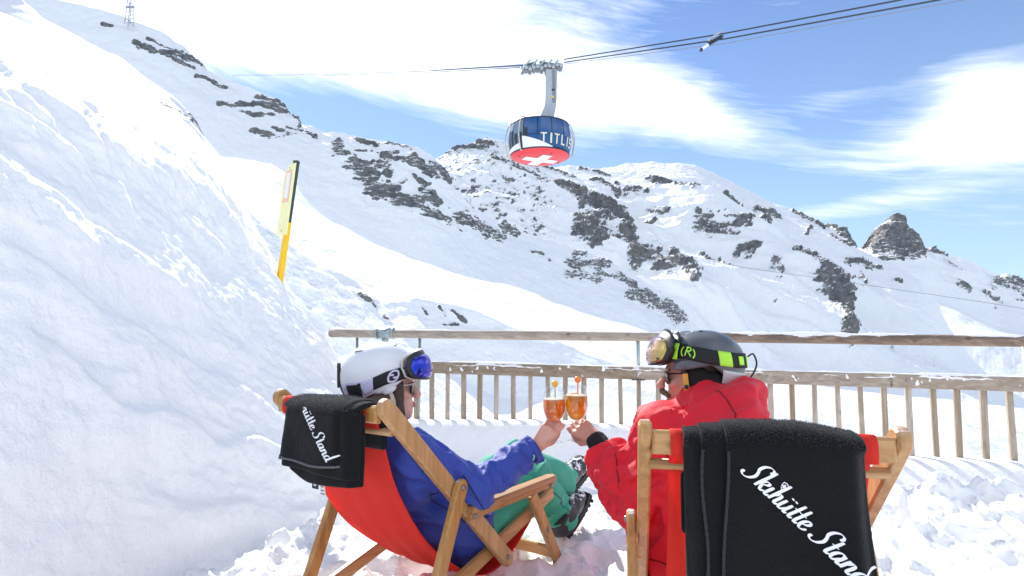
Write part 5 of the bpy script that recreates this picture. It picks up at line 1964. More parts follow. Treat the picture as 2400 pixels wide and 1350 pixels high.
def helmet_parts(person, c, M, cen, rad, rim, mat, name='helmet', vents=()):
    """shell of the helmet: ellipsoid cut along a rim line, with thickness"""
    off = np.array(person.location)
    cen, rad = np.array(cen), np.array(rad)
    na, nz = 72, 22
    def at(a, z, grow=0.0):
        """point on the shell: a = 0 front, positive towards the right ear; z = head-space height"""
        zz = min(max((z - cen[2]) / (rad[2] + grow), -.999), .999)
        k = sqrt(1 - abs(zz) ** 2.15)
        # boxier than an ellipse in plan
        ca, sa = cos(a), sin(a)
        e = 2.25
        den = (abs(sa) ** e + abs(ca) ** e) ** (1 / e)
        x, y = sa / den * k * (rad[0] + grow), ca / den * k * (rad[1] + grow)
        return cen + np.array([x, y, 0]) + np.array([0, 0, z - cen[2]])
    def world(q):
        return c + M @ q - off
    V = []
    top = cen[2] + rad[2] * .9995
    rows = []
    for i in range(nz + 1):
        t = i / nz
        row = []
        for k in range(na):
            a = 2 * pi * k / na
            zr = rim(a)
            ph = t * pi / 2
            # even spacing over the dome
            s0 = math.asin(max(-1, min(1, (zr - cen[2]) / rad[2])))
            z = cen[2] + rad[2] * sin(s0 + (pi / 2 * .995 - s0) * t)
            row.append(at(a, z))
        rows.append(row)
    inner = []
    for k in range(na):
        a = 2 * pi * k / na
        inner.append(at(a, rim(a) + .002, -.012))
    inner2 = [at(2 * pi * k / na, rim(2 * pi * k / na) + .03, -.016) for k in range(na)]
    allr = [inner2, inner] + rows
    V = [world(q) for r in allr for q in r]
    F = grid_faces(len(allr), na, True)
    o = obj(name, np.array(V), F, mat, person)
    return o, at, world


def band(name, at, world, a0, a1, zc, half, grow, mat, parent, n=28, m=5, thick=.002, skew=0.0):
    """a strap lying on the helmet between two angles; zc(a) gives its centre height"""
    V = []
    for i in range(n + 1):
        t = i / n
        for j in range(m + 1):
            u = j / m * 2 - 1
            a = a0 + (a1 - a0) * t + skew * u
            h = half(t) if callable(half) else half
            V.append(world(at(a, zc(a) + h * u, grow)))
    me = raw_mesh(name, np.array(V), grid_faces(n + 1, m + 1))
    o = link(name, me, mat, parent)
    md = o.modifiers.new('thickness', 'SOLIDIFY')
    md.thickness = thick
    md.offset = 0
    return o


def surf_strokes(name, at, world, a_c, zc, strokes, unit, slope, grow, mat, parent, width=.0022):
    """marks drawn on a strap: 2-d strokes in (along, up)"""
    mb = MB()
    for st in strokes:
        pts = catmull(st, 6) if len(st) > 2 else np.array([np.array(st[0]) + (np.array(st[1]) - np.array(st[0])) * t for t in np.linspace(0, 1, 6)])
        tg = np.gradient(pts, axis=0)
        tg /= np.linalg.norm(tg, axis=1, keepdims=True) + 1e-9
        V = []
        for p, t in zip(pts, tg):
            for s in (-1, 1):
                q = p * unit + np.array([-t[1], t[0]]) * width * s
                a = a_c + q[0] / .125
                V.append(world(at(a, zc(a) + q[1], grow)))
        mb.add(V, [(2 * i, 2 * i + 1, 2 * i + 3, 2 * i + 2) for i in range(len(pts) - 1)])
    return link(name, raw_mesh(name, mb.v, mb.f), mat, parent, False)


def goggles(person, at, world, zc, h, lens_m, frame_m, rim_m, strap_m, half_ang, push):
    g = thing_part = None
    def patch(name, grow_fn, ha, hh, mat, par, n=26, m=12, dz=0.0, edge=.0):
        V = []
        for i in range(n + 1):
            u = i / n * 2 - 1
            for j in range(m + 1):
                v = j / m * 2 - 1
                # superellipse outline, with a notch for the nose
                k = (1 - abs(u) ** 3.2) ** (1 / 3.2)
                a = u * ha
                z = zc(0) + dz + v * hh * k + (.004 * (1 - min(1, abs(u) * 4)) if v < -.5 else 0)
                bul = (1 - u * u) * (1 - v * v)
                V.append(world(at(a, z, grow_fn(u, v)) ))
        me = raw_mesh(name, np.array(V), grid_faces(n + 1, m + 1))
        o = link(name, me, mat, par)
        return o
    gf = patch('goggles', lambda u, v: push * .55 + .002, half_ang * 1.06, h * 1.12, frame_m, person)
    md = gf.modifiers.new('thickness', 'SOLIDIFY')
    md.thickness = push * .95
    md.offset = 0
    rm = patch('rim', lambda u, v: push * .30, half_ang * 1.09, h * 1.17, rim_m, gf)
    md = rm.modifiers.new('thickness', 'SOLIDIFY')
    md.thickness = .006
    md.offset = 0
    ln = patch('lens', lambda u, v: push + .002 + .010 * (1 - u * u) * (1 - v * v) ** .5, half_ang * .97, h * .98, lens_m, gf)
    md = ln.modifiers.new('thickness', 'SOLIDIFY')
    md.thickness = .003
    md.offset = 0
    return gf


def sunglasses(person, c, M, mat_lens, mat_arm):
    off = np.array(person.location)
    def w(q):
        return Vector(c + M @ np.array(q) - off)
    fr = MB().tube([w((x, .098 - abs(x) ** 2 * 3.2, .013)) for x in np.linspace(-.066, .066, 14)], .0028, 6)
    for s in (-1, 1):
        fr.tube([w((s * .068, .083, .012)), w((s * .076, .02, .010)), w((s * .078, -.02, .004))], .0026, 6)
    f = fr.build('sunglasses', mat_arm, person, True)
    for s in (-1, 1):
        V, n, m = [], 8, 6
        for i in range(n + 1):
            for j in range(m + 1):
                u, v = i / n * 2 - 1, j / m * 2 - 1
                k = (1 - abs(v) ** 3) ** .33
                x = s * .036 + u * .029 * k
                V.append(w((x, .1 - abs(x) ** 2 * 3.3 - .004 * abs(v) , -.006 + v * .0215)))
        o = obj('lens', np.array(V), grid_faces(n + 1, m + 1), mat_lens, f)
        md = o.modifiers.new('thickness', 'SOLIDIFY')
        md.thickness = .002
    return f


def boot(name, heel, toe, ankle, up, parent):
    off = np.array(parent.location)
    heel, toe, ankle, up = map(np.array, (heel, toe, ankle, up))
    d = (toe - heel) / np.linalg.norm(toe - heel)
    L = np.linalg.norm(toe - heel)
    up = up - d * (up @ d)
    up /= np.linalg.norm(up)
    def fn(p):
        f = sd_cone(p, heel + d * .045 + up * .052, heel + d * L * .62 + up * .050, .047, .044)
        f = smin(f, sd_cone(p, heel + d * L * .55 + up * .040, toe - d * .045 + up * .034, .046, .034), .03)
        f = smin(f, sd_cone(p, heel + d * .06 + up * .06, ankle, .052, .056), .03)
        f = smax(f, -((p - heel) @ up - .012), .008)
        f = f - .004 * ridged(p * 38, 3, .5, seed=4) * (np.abs(f) < .02)
        return f
    pts = np.array([heel, toe, ankle])
    b = net_obj(name, fn, pts.min(0) - .10, pts.max(0) + .10, .006, M_BOOT, parent, 1)
    # lugged sole
    lat = np.cross(d, up)
    mb = MB()
    n = 11
    ol = []
    for i in range(n + 1):
        t = i / n
        w = .036 + .012 * sin(pi * min(1, t * 1.15)) - .012 * max(0, t - .8) * 5 * .8
        ol.append((t * (L + .012) - .006, w))
    V = []
    for z0 in (-.012, .014):
        for (a, w) in ol:
            V.append(heel + d * a + lat * w + up * z0 - off)
        for (a, w) in reversed(ol):
            V.append(heel + d * a - lat * w + up * z0 - off)
    k = 2 * (n + 1)
    mb.add(V, [tuple(range(k - 1, -1, -1)), tuple(range(k, 2 * k))] + [(i, (i + 1) % k, (i + 1) % k + k, i + k) for i in range(k)])
    for i in range(9):
        a = .02 + (L - .035) * i / 8
        for s in (-1, 1):
            c = heel + d * a + lat * s * .024 - up * .016 - off
            R = Matrix(np.array([d, lat, up]).T.tolist())
            mb.box(c, (.014, .03, .012), R)
    mb.build('sole', M_SOLE, b)
    return b


# ------------------------------------------------------------------ the person in blue, left chair
def person_blue():
    C1 = M_CHAIR1
    def W(x, s, z):
        return np.array(chair_pt(C1, x, s, z))
    root = W(0, .5, 0)
    t = thing('person', 'person reclining in blue ski jacket, green trousers and white helmet, raising a glass', 'person', root)
    hc, HM = frame_of(P(905, 908, 2.06), (0.976, 0.215, 0.03), (0.04, 0, 1))
    hc = np.array(hc)
    def hw(x, y, z):
        return hc + HM @ np.array([x, y, z])
    sh_r, sh_l = W(.150, .235, .595), W(-.165, .245, .59)
    el_r, wr_r = W(.262, .455, .440), np.array(P(1256, 1046, 2.17))
    el_l, wr_l = W(-.265, .45, .43), W(-.12, .63, .40)
    neck, chest, belly, hip = W(0, .215, .665), W(0, .285, .485), W(0, .43, .325), W(0, .585, .225)
    rx = np.array([cos(C1[1]), -sin(C1[1]), 0])
    kn = np.array(P(1292, 1003, 2.155))
    # ---- body: head, neck, hands and the limbs under the clothes, one skin
    nb = hw(0, -.045, -.085)
    def body(p):
        q = (p - hc) @ HM
        f = head_field(q, False)
        f = smin(f, sd_cone(p, nb, neck + np.array([0, 0, -.03]), .050, .056), .03)
        f = smin(f, sd_cone(p, neck, chest, .06, .10), .06)
        f = smin(f, sd_cone(p, chest, hip, .10, .09), .05)
        for a, b, r0, r1 in ((sh_r, el_r, .042, .036), (el_r, wr_r, .036, .026), (sh_l, el_l, .042, .036), (el_l, wr_l, .036, .027), (chest, sh_r, .06, .042), (chest, sh_l, .06, .042),
                             (W(.09, .6, .2), W(.12, 1.0, .32), .075, .05), (W(.12, 1.0, .32), W(.13, 1.26, .1), .05, .04), (W(-.09, .6, .2), W(0, 1.06, .36), .075, .05), (W(0, 1.06, .36), W(.05, 1.36, .24), .05, .04)):
            f = smin(f, sd_cone(p, a, b, r0, r1), .02)
        f = smin(f, hand_field(p, wr_r, kn, (0.1, 1.0, -.1), 1, .86), .008)
        f = smin(f, hand_field(p, wr_l, wr_l + W(.07, .06, -.01) - W(0, 0, 0), (0, .1, -1), 1, .94), .008)
        return f
    # fine voxels round head and hand, coarser elsewhere would break the skin: one even grid of 5 mm
    pts = np.array([hc + .17, hc - .17, wr_r, kn + .06, wr_l, W(.05, 1.36, .24), W(.13, 1.26, .1), W(-.2, .2, .5), hip - .1])
    net_obj('body', body, pts.min(0) - .05, pts.max(0) + .05, .0041, M_SKIN_W, t, 1)
    # lips
    mb = MB()
    for z, r in ((-.060, .005), (-.0695, .0055)):
        mb.tube([Vector(hw(x, .0985 - x * x * 9, z + abs(x) * .14) - root) for x in np.linspace(-.02, .02, 9)], [r * (1 - (k / 4 - 1) ** 2 * .8) for k in range(9)], 6)
    mb.build('lips', M_LIPS, t, True)
    # ---- jacket
    fdir = np.array([sin(C1[1]), cos(C1[1]), 0])
    def jacket(p):
        f = union(.07, sd_cone(p, W(-.075, .285, .49), W(.075, .285, .49), .104, .104), sd_cone(p, W(-.06, .43, .335), W(.06, .43, .335), .104, .104), sd_cone(p, W(-.075, .57, .235), W(.075, .57, .235), .115, .115),
                  sd_cone(p, sh_l + np.array([0, 0, -.005]), sh_r + np.array([0, 0, -.005]), .070, .070))
        f = smin(f, sd_cone(p, W(-.09, .60, .235), W(.09, .60, .235), .118, .118), .03)
        col = sd_cone(p, neck - np.array([0, 0, .03]), neck * .35 + nb * .65 + np.array([.012, 0, -.014]), .078, .071)
        f = smin(f, col, .03)
        m = (el_r * .5 + wr_r * .5)
        ar = union(.035, sd_cone(p, sh_r, el_r, .066, .055), sd_cone(p, el_r, m, .056, .050), sd_cone(p, m, wr_r - (wr_r - el_r) / np.linalg.norm(wr_r - el_r) * .012, .050, .047))
        ar = folds(p, ar, .017, 25.0, 71, np.cross(wr_r - el_r, (0.2, -1, .2)), 3.4)
        al = union(.035, sd_cone(p, sh_l, el_l, .072, .062), sd_cone(p, el_l, wr_l, .062, .052))
        f = folds(p, f, .016, 14.0, 73, fdir + np.array([.3, 0, -.2]), 3.2)
        f = smin(smin(f, ar, .03), al, .03)
        # opening at the right cuff and at the collar
        dw = (wr_r - el_r) / np.linalg.norm(wr_r - el_r)
        f = smax(f, -sd_cone(p, wr_r - dw * .03, wr_r + dw * .1, .038, .042), .006)
        f = smax(f, np.where(np.linalg.norm(p - wr_r, axis=-1) < .13, (p - wr_r) @ dw + .004, -1), .006)
        f = smax(f, -sd_cone(p, nb + np.array([0, 0, .005]), nb + np.array([0, 0, .12]), .058, .10), .008)
        # creases at the elbow
        return f
    pts = np.array([W(-.3, .15, .3), W(.3, .3, .75), el_r, wr_r, el_l, W(.2, .72, .1), nb])
    jk = net_obj('jacket', jacket, pts.min(0) - .10, pts.max(0) + .10, .0062, M_BLUE, t, 1)
    # cuff tab and a pale print on the sleeve
    dw = (wr_r - el_r) / np.linalg.norm(wr_r - el_r)
    nrm = np.array([.15, -.95, -.2])
    nrm = nrm - dw * (nrm @ dw)
    nrm /= np.linalg.norm(nrm)
    lat = np.cross(dw, nrm)
    c = wr_r - dw * .052 + nrm * .054
    V = []
    for i in range(9):
        a = -pi * .1 + pi * 1.2 * i / 8
        for r in (.010, .016):
            V.append(c + dw * r * cos(a) + lat * r * sin(a) - nrm * .006 * abs(sin(a)) - root)
    obj('sleeve_print', np.array(V), grid_faces(9, 2), plain('mint_print', (.18, .55, .45), .6, .1, 50, 0), jk)
    cuff = MB().tube([Vector(wr_r - dw * .030 - root), Vector(wr_r - dw * .006 - root)], [.0495, .0485], 22, caps=False).build('cuff', M_BLUE, jk, True)
    md = cuff.modifiers.new('thickness', 'SOLIDIFY')
    md.thickness = .004
    # zip line down the front
    # ---- trousers
    kr, kl = W(.125, 1.02, .345), W(.015, 1.075, .385)
    ar, al = W(.135, 1.24, .125), W(.055, 1.40, .245)
    def trousers(p):
        f = smin(sd_cone(p, W(.085, .60, .205), kr, .105, .080), sd_cone(p, kr, ar, .080, .080), .035)
        g = smin(sd_cone(p, W(-.085, .60, .215), kl, .105, .084), sd_cone(p, kl, al, .084, .082), .035)
        f = folds(p, f, .018, 15.0, 81, kr - W(.085, .60, .205), 2.6)
        g = folds(p, g, .022, 14.0, 83, al - kl, 2.4)
        f = smin(f, g, .02)
        f = smin(f, sd_cone(p, W(-.08, .585, .215), W(.08, .585, .215), .112, .112), .04)
        # flat hems
        for k_, a_ in ((kr, ar), (kl, al)):
            d = (a_ - k_) / np.linalg.norm(a_ - k_)
            f = smax(f, np.where(np.linalg.norm(p - a_, axis=-1) < .15, (p - a_) @ d - .035, -1), .006)
        return f
    pts = np.array([W(-.2, .5, .05), W(.2, .5, .4), kr, kl, ar, al])
    tr = net_obj('trousers', trousers, pts.min(0) - .12, pts.max(0) + .12, .0075, M_TEAL, t, 1)
    M_TEALDK = cloth_mat('dark_green_seam', (0.016, 0.12, 0.08))
    cam_in = np.array([-.15, 1.0, -.1])
    seam('side_seam', trousers, [W(.17, .60, .20), W(.185, .80, .24), W(.18, .98, .31), W(.19, 1.10, .26), W(.20, 1.22, .14)], (-.75, .65, -.05), .0028, M_TEALDK, tr, root)
    seam('pocket_zip', trousers, [W(.15, .70, .30), W(.16, .80, .32), W(.16, .90, .36)], (-.7, .6, -.3), .003, M_TEALDK, tr, root)
    seam('knee_seam', trousers, [W(.0, .98, .46), W(.06, 1.04, .44), W(.08, 1.08, .36)], (-.2, .9, -.4), .0025, M_TEALDK, tr, root)
    M_BLUEDK = cloth_mat('dark_blue_seam', (0.010, 0.018, 0.10))
    seam('side_seam', jacket, [W(.17, .30, .46), W(.185, .42, .36), W(.19, .56, .27), W(.19, .68, .24)], (-.8, .6, -.05), .0026, M_BLUEDK, jk, root)
    seam('armhole_seam', jacket, [sh_r + np.array([-.02, -.05, .07]), sh_r + np.array([.045, -.05, .02]), sh_r + np.array([.05, -.04, -.06])], (-.15, 1, -.1), .0026, M_BLUEDK, jk, root)
    seam('sleeve_seam', jacket, [el_r + np.array([-.04, -.1, .07]), el_r + np.array([0, -.1, .0]), el_r + np.array([.03, -.1, -.06])], (0, 1, 0), .0024, M_BLUEDK, jk, root)
    seam('pocket_zip', jacket, [W(.17, .50, .34), W(.18, .58, .30), W(.18, .64, .30)], (-.8, .6, -.1), .0030, M_BLUEDK, jk, root)
    # grey scuff guard on the nearer leg
    def guard(p):
        f = sd_cone(p, kr * .35 + ar * .65, ar, .091, .092)
        d = (ar - kr) / np.linalg.norm(ar - kr)
        s = (p - ar) @ d
        f = np.maximum(f, np.abs(s + .012) - .062)
        f = np.maximum(f, -((p - ar) @ np.array([.55, -.8, -.1]) - .005))
        return f
    net_obj('scuff_guard', guard, ar - .16, ar + .14, .006, M_GREYPATCH, tr, 1)
    boot('boot', P(1312, 1262, 2.86), P(1376, 1160, 2.98), ar + np.array([.03, .02, -.01]), (-.62, -.55, .15), t)
    boot('boot', P(1332, 1146, 3.04), P(1380, 1086, 3.22), al + np.array([.02, .02, .0]), (-.5, -.6, .45), t)
    # ---- hair under the helmet
    def hair(p):
        q = (p - hc) @ HM
        f = sd_ell(q, (0, -.022, .03), (.081, .098, .088))
        f = np.maximum(f, q[..., 1] - .045 - np.maximum(0, -q[..., 2]) * .0)
        for s in (-1, 1):
            f = smin(f, sd_cone(q, (s * .070, .035, .015), (s * .066, .040, -.085), .022, .020), .014)
            f = smin(f, sd_cone(q, (s * .066, .036, -.085), (s * .058, .010, -.135), .021, .016), .016)
            f = smin(f, sd_cone(q, (s * .060, -.05, .0), (s * .055, -.035, -.115), .034, .03), .02)
        return folds(q, f, .004, 42.0, 91, (0, 0, 1), 5.0)
    V, F = surface_net(hair, hc - .19, hc + .19, .005)
    obj('hair', relax(V, F, 1) - root, F, M_HAIR_W, t)
    # ---- helmet, strap, goggles, ear pads
    cen, rad = (0, -.022, .042), (.116, .134, .120)
    def rim(a):
        x = abs(((a + pi) % (2 * pi)) - pi)                       # 0 front, pi back
        return float(np.interp(x, [0, .55, .95, 1.25, 1.55, 1.75, 2.1, 2.5, pi], [.060, .056, .034, .006, -.010, -.008, -.030, -.050, -.054]))
    hm, at, world = helmet_parts(t, hc, HM, cen, rad, rim, M_HELM_W)
    def zc(a):
        x = abs(((a + pi) % (2 * pi)) - pi)
        return float(np.interp(x, [0, .9, 1.4, 2.1, pi], [.070, .058, .043, .004, -.008]))
    for s in (1, -1):
        band('strap', at, world, s * .85, s * 1.72, zc, .021, .004, M_STRAPB, hm)
        band('strap', at, world, s * 1.72, s * 2.02, zc, lambda q: .021 + .006 * q, .0035, M_STRAPL, hm, 8, skew=.08 * s)
        band('strap', at, world, s * 2.02, s * 2.45, lambda a: zc(a) - .004, .026, .0038, M_STRAPB, hm, 10)
        band('strap_print', at, world, s * 2.10, s * 2.42, lambda a: zc(a) + .024, .004, .0062, M_STRAPL, hm, 8)
        band('strap', at, world, s * 2.45, s * 2.70, zc, .025, .0036, M_STRAPL, hm, 8)
        band('strap', at, world, s * 2.70, s * pi, zc, .025, .0038, M_STRAPB, hm, 8)
        # the linked double hook mark
        st = [[(-.9, .15), (-.75, .75), (-.1, .95), (.45, .75), (.75, .35)], [(.75, .35), (.15, .30), (.02, .12)], [(.9, -.15), (.75, -.75), (.1, -.95), (-.45, -.75), (-.75, -.35)], [(-.75, -.35), (-.15, -.30), (-.02, -.12)], [(-.9, .15), (-.85, -.05), (-.75, -.35)], [(.9, -.15), (.85, .05), (.75, .35)]]
        surf_strokes('strap_mark', at, world, s * 1.24, zc, [[(x * s, y) for x, y in k] for k in st], .018, 0, .0072, M_STRAPL, hm, .0030)
        # ear pad, chin strap
        mb = MB()
        R = Matrix(HM.tolist())
        mb.ball(hw(s * .084, -.020, -.045) - root, (.017, .058, .046), R @ Matrix.Rotation(radians(14), 3, 'X'), 18, 12)
        mb.build('ear_pad', M_PADW, hm, True)
        sp = [hw(s * .099, .012, -.002) - root, hw(s * .102, .024, -.04) - root, hw(s * .092, .026, -.085) - root, hw(s * .060, .022, -.125) - root, hw(0, .018, -.138) - root]
        sp = catmull(sp, 5)
        cs = MB()
        for a, b in zip(sp[:-1], sp[1:]):
            cs.beam(a, b, .013, .003, Vector(HM @ np.array([s, 0, 0])), bev=.0006)
        cs.build('chin_strap', M_CREAMST, hm)
        mb = MB()
        mb.ball(hw(s * .103, .010, .003) - root, (.008, .026, .014), R @ Matrix.Rotation(radians(25), 3, 'X'), 12, 8)
        mb.build('ear_tab', M_HELM_W, hm, True)
    gg = goggles(t, at, world, lambda a: zc(a) + .004, .042, M_LENS_W, M_FRAMEB, M_FRAMEW, M_STRAPB, .98, .040)
    # vents and the clip at the back
    for (a, z) in ((.5, .152), (-.5, .152), (2.4, .135), (-2.4, .135)):
        p0, p1 = world(at(a - .18, z, .0008)), world(at(a + .18, z - .004, .0008))
        MB().beam(Vector(p0), Vector(p1), .008, .003, Vector(HM @ np.array([0, 0, 1])), (True, True), .0008).build('vent', M_FRAMEB, hm)
    MB().box(Vector(world(at(pi, .05, .004))), (.012, .012, .085), Matrix(HM.tolist())).build('back_clip', M_FRAMEB, hm)
    sunglasses(t, hc, HM, M_LENSBLK, M_SHADES)


person_blue()


# ------------------------------------------------------------------ the person in red, right chair
def person_red():
    C2 = M_CHAIR2
    def W(x, s, z):
        return np.array(chair_pt(C2, x, s, z))
    root = W(0, .6, 0)
    t = thing('person', 'person seen from behind in red ski jacket and dark grey helmet, moustached face turned left', 'person', root)
    hc, HM = frame_of(P(1628, 878, 1.97), (-0.955, 0.29, -.06), (-.03, 0, 1))
    hc = np.array(hc)
    def hw(x, y, z):
        return hc + HM @ np.array([x, y, z])
    sh_l, sh_r = W(-.185, .64, .665), W(.035, .52, .690)
    el_l, wr_l = W(-.285, .67, .455), np.array(P(1396, 1030, 2.11))
    el_r, wr_r = W(.15, .60, .44), W(.12, .86, .40)
    neck, chest, belly, hip = W(-.045, .645, .735), W(-.01, .615, .55), W(0, .60, .38), W(0, .60, .25)
    kn = np.array(P(1359, 1000, 2.155))
    nb = hw(0, -.045, -.085)
    kl, kr, al, ar = W(-.13, 1.03, .36), W(.13, 1.03, .36), W(-.14, 1.34, .06), W(.14, 1.34, .06)
    def body(p):
        q = (p - hc) @ HM
        f = head_field(q, True)
        f = smin(f, sd_cone(p, nb, neck - np.array([0, 0, .02]), .056, .062), .03)
        f = smin(f, sd_cone(p, neck, chest, .06, .11), .06)
        f = smin(f, sd_cone(p, chest, hip, .11, .10), .05)
        for a, b, r0, r1 in ((sh_r, el_r, .05, .042), (el_r, wr_r, .042, .03), (sh_l, el_l, .05, .042), (el_l, wr_l, .042, .030), (chest, sh_r, .07, .05), (chest, sh_l, .07, .05),
                             (hip, kl, .08, .055), (kl, al, .055, .042), (hip, kr, .08, .055), (kr, ar, .055, .042)):
            f = smin(f, sd_cone(p, a, b, r0, r1), .02)
        f = smin(f, hand_field(p, wr_l, kn, (-.15, 1.0, -.1), -1, .94), .008)
        f = smin(f, hand_field(p, wr_r, wr_r + W(-.07, .06, -.01) - W(0, 0, 0), (0, .1, -1), -1, 1.03), .008)
        return f
    pts = np.array([hc + .18, hc - .18, kn - .06, wr_l, al, ar, kl, W(.3, .6, .5)])
    net_obj('body', body, pts.min(0) - .06, pts.max(0) + .06, .0043, M_SKIN_M, t, 1)
    fdir = np.array([sin(C2[1]), cos(C2[1]), 0])
    dw = (wr_l - el_l) / np.linalg.norm(wr_l - el_l)
    cuff_end = wr_l - dw * .045
    def jacket(p):
        f = union(.07, sd_cone(p, W(-.11, .63, .57), W(.015, .58, .57), .118, .118), sd_cone(p, W(-.09, .61, .40), W(.05, .59, .40), .120, .120), sd_cone(p, W(-.10, .60, .27), W(.10, .60, .27), .135, .135),
                  sd_cone(p, sh_l, sh_r, .078, .080))
        f = smin(f, sd_cone(p, W(-.235, .64, .46), W(-.22, .66, .35), .075, .085), .05)      # the skirt of the jacket bulging over the armrest
        f = folds(p, f, .018, 13.0, 171, (0.5, 0, 1), 3.0)
        m = el_l * .45 + cuff_end * .55
        a1 = union(.035, sd_cone(p, sh_l, el_l, .080, .072), sd_cone(p, el_l, m, .072, .064), sd_cone(p, m, cuff_end, .064, .059))
        a1 = folds(p, a1, .018, 20.0, 173, np.cross(cuff_end - el_l, (0.2, -1, .2)), 3.2)
        a2 = union(.035, sd_cone(p, sh_r, el_r, .080, .070), sd_cone(p, el_r, wr_r, .068, .056))
        f = smin(smin(f, a1, .03), a2, .03)
        # high collar and the rucked hood lying round it
        q0 = neck + np.array([0, 0, .01])
        f = smin(f, sd_cone(p, q0 - np.array([0, 0, .03]), q0 + np.array([-.0, 0, -.005]), .098, .090), .03)
        hood = []
        for i in range(14):
            a = 2 * pi * i / 14
            # front of the collar towards the face (left in the picture), hood piled high at the nape
            fx, fy = -.955, .29
            cx = q0[0] + .010 + cos(a) * .092 * fx - sin(a) * .098 * fy
            cy = q0[1] - .005 + cos(a) * .092 * fy + sin(a) * .098 * fx
            back = (1 - cos(a)) / 2
            hood.append(np.array([cx - fx * .030 * back * -1 * -1, cy, q0[2] - .055 + .096 * back]))
        for i in range(14):
            a, b = hood[i], hood[(i + 1) % 14]
            back = (1 - cos(2 * pi * (i + .5) / 14)) / 2
            f = smin(f, sd_cone(p, a, b, .030 + .020 * back, .030 + .020 * back), .020)
        f = smin(f, sd_ell(p, W(.005, .575, .755), (.080, .06, .052)), .03)
        f = smin(f, sd_ell(p, W(.060, .560, .735), (.050, .055, .042)), .025)
        f = folds(p, f, .016, 16.0, 177, (1, .2, .25), 3.4)
        f = smax(f, -sd_cone(p, nb + np.array([0, 0, .035]), nb + np.array([0, 0, .16]), .070, .115), .008)
        f = smax(f, np.where(np.linalg.norm(p - cuff_end, axis=-1) < .13, (p - cuff_end) @ dw, -1), .006)
        f = smax(f, -sd_cone(p, cuff_end - dw * .02, cuff_end + dw * .12, .046, .052), .006)
        return f
    pts = np.array([W(-.36, .5, .2), W(.34, .75, .85), W(.2, .36, .3), el_l, cuff_end, el_r, wr_r, hc - np.array([0, 0, .05])])
    jk = net_obj('jacket', jacket, pts.min(0) - .10, pts.max(0) + .10, .0066, M_RED, t, 1)
    M_REDDK = cloth_mat('dark_red_seam', (0.22, 0.004, 0.010))
    seam('yoke_seam', jacket, [W(-.21, .58, .64), W(-.10, .45, .66), W(0, .42, .665), W(.10, .40, .66)], (.1, 1, 0), .0026, M_REDDK, jk, root)
    seam('hood_seam', jacket, [W(.0, .45, .71), W(.01, .45, .76), W(.0, .47, .80), W(-.02, .50, .83)], (.1, 1, -.35), .0026, M_REDDK, jk, root)
    seam('sleeve_seam', jacket, [sh_l + np.array([-.07, -.1, .05]), sh_l + np.array([-.03, -.1, -.03]), sh_l + np.array([.02, -.1, -.09])], (.1, 1, 0), .0026, M_REDDK, jk, root)
    seam('cuff_seam', jacket, [cuff_end - dw * .055 + np.array([0, -.1, .05]), cuff_end - dw * .055 + np.array([0, -.1, 0]), cuff_end - dw * .055 + np.array([0, -.1, -.05])], (0, 1, 0), .0024, M_REDDK, jk, root)
    seam('hem_seam', jacket, [W(-.34, .60, .33), W(-.28, .50, .31), W(-.2, .46, .30), W(-.1, .44, .29)], (.35, 1, 0), .0026, M_REDDK, jk, root)
    # black inner cuff
    def inner(p):
        f = sd_cone(p, cuff_end - dw * .03, wr_l - dw * .006, .045, .036)
        f = folds(p, f, .003, 40.0, 181)
        return smax(f, -sd_cone(p, wr_l - dw * .03, wr_l + dw * .1, .029, .03), .004)
    net_obj('inner_cuff', inner, wr_l - .16, wr_l + .12, .005, M_BLKCLOTH, jk, 1)
    # collar flap standing off the left shoulder
    fl = [W(-.225, .60, .735), W(-.16, .575, .750), W(-.12, .57, .705), W(-.20, .58, .695)]
    mbf = MB()
    V = []
    for i in range(9):
        for j in range(5):
            u, v = i / 8, j / 4
            q = (fl[0] * (1 - u) + fl[1] * u) * (1 - v) + (fl[3] * (1 - u) + fl[2] * u) * v
            q = q + np.array([0, -.012 * sin(pi * v), .008 * sin(pi * u)])
            V.append(q - root)
    o = obj('collar_flap', np.array(V), grid_faces(9, 5), M_RED, jk)
    md = o.modifiers.new('thickness', 'SOLIDIFY')
    md.thickness = .010
    sb = o.modifiers.new('round', 'SUBSURF')
    sb.levels = sb.render_levels = 1
    def trousers(p):
        f = smin(sd_cone(p, W(-.09, .60, .225), kl, .110, .085), sd_cone(p, kl, al, .085, .082), .035)
        g = smin(sd_cone(p, W(.09, .60, .225), kr, .110, .085), sd_cone(p, kr, ar, .085, .082), .035)
        f = smin(smin(f, g, .03), sd_cone(p, W(-.09, .58, .225), W(.09, .58, .225), .118, .118), .04)
        return folds(p, f, .010, 9.0, 187, fdir, 1.7)
    pts = np.array([W(-.22, .5, .08), W(.22, .5, .4), kr, kl, ar, al])
    net_obj('trousers', trousers, pts.min(0) - .11, pts.max(0) + .11, .009, M_RED, t, 1)
    up = (0, -.15, 1)
    boot('boot', al + fdir * -.06 + np.array([0, 0, -.06]), al + fdir * .22 + np.array([-.02, 0, -.045]), al + np.array([0, 0, .04]), up, t)
    boot('boot', ar + fdir * -.06 + np.array([0, 0, -.06]), ar + fdir * .22 + np.array([.02, 0, -.045]), ar + np.array([0, 0, .04]), up, t)
    # ---- hair, brows, moustache
    def hair(p):
        q = (p - hc) @ HM
        f = sd_ell(q, (0, -.020, .035), (.079, .098, .086))
        f = np.maximum(f, q[..., 1] - .050)
        for s in (-1, 1):
            f = smin(f, sd_cone(q, (s * .071, .040, .042), (s * .073, .024, .006), .013, .008), .010)
        f = smin(f, sd_ell(q, (0, .074, .060), (.055, .022, .016)), .012)
        return folds(q, f, .003, 50.0, 191, (0, 0, 1), 4.0)
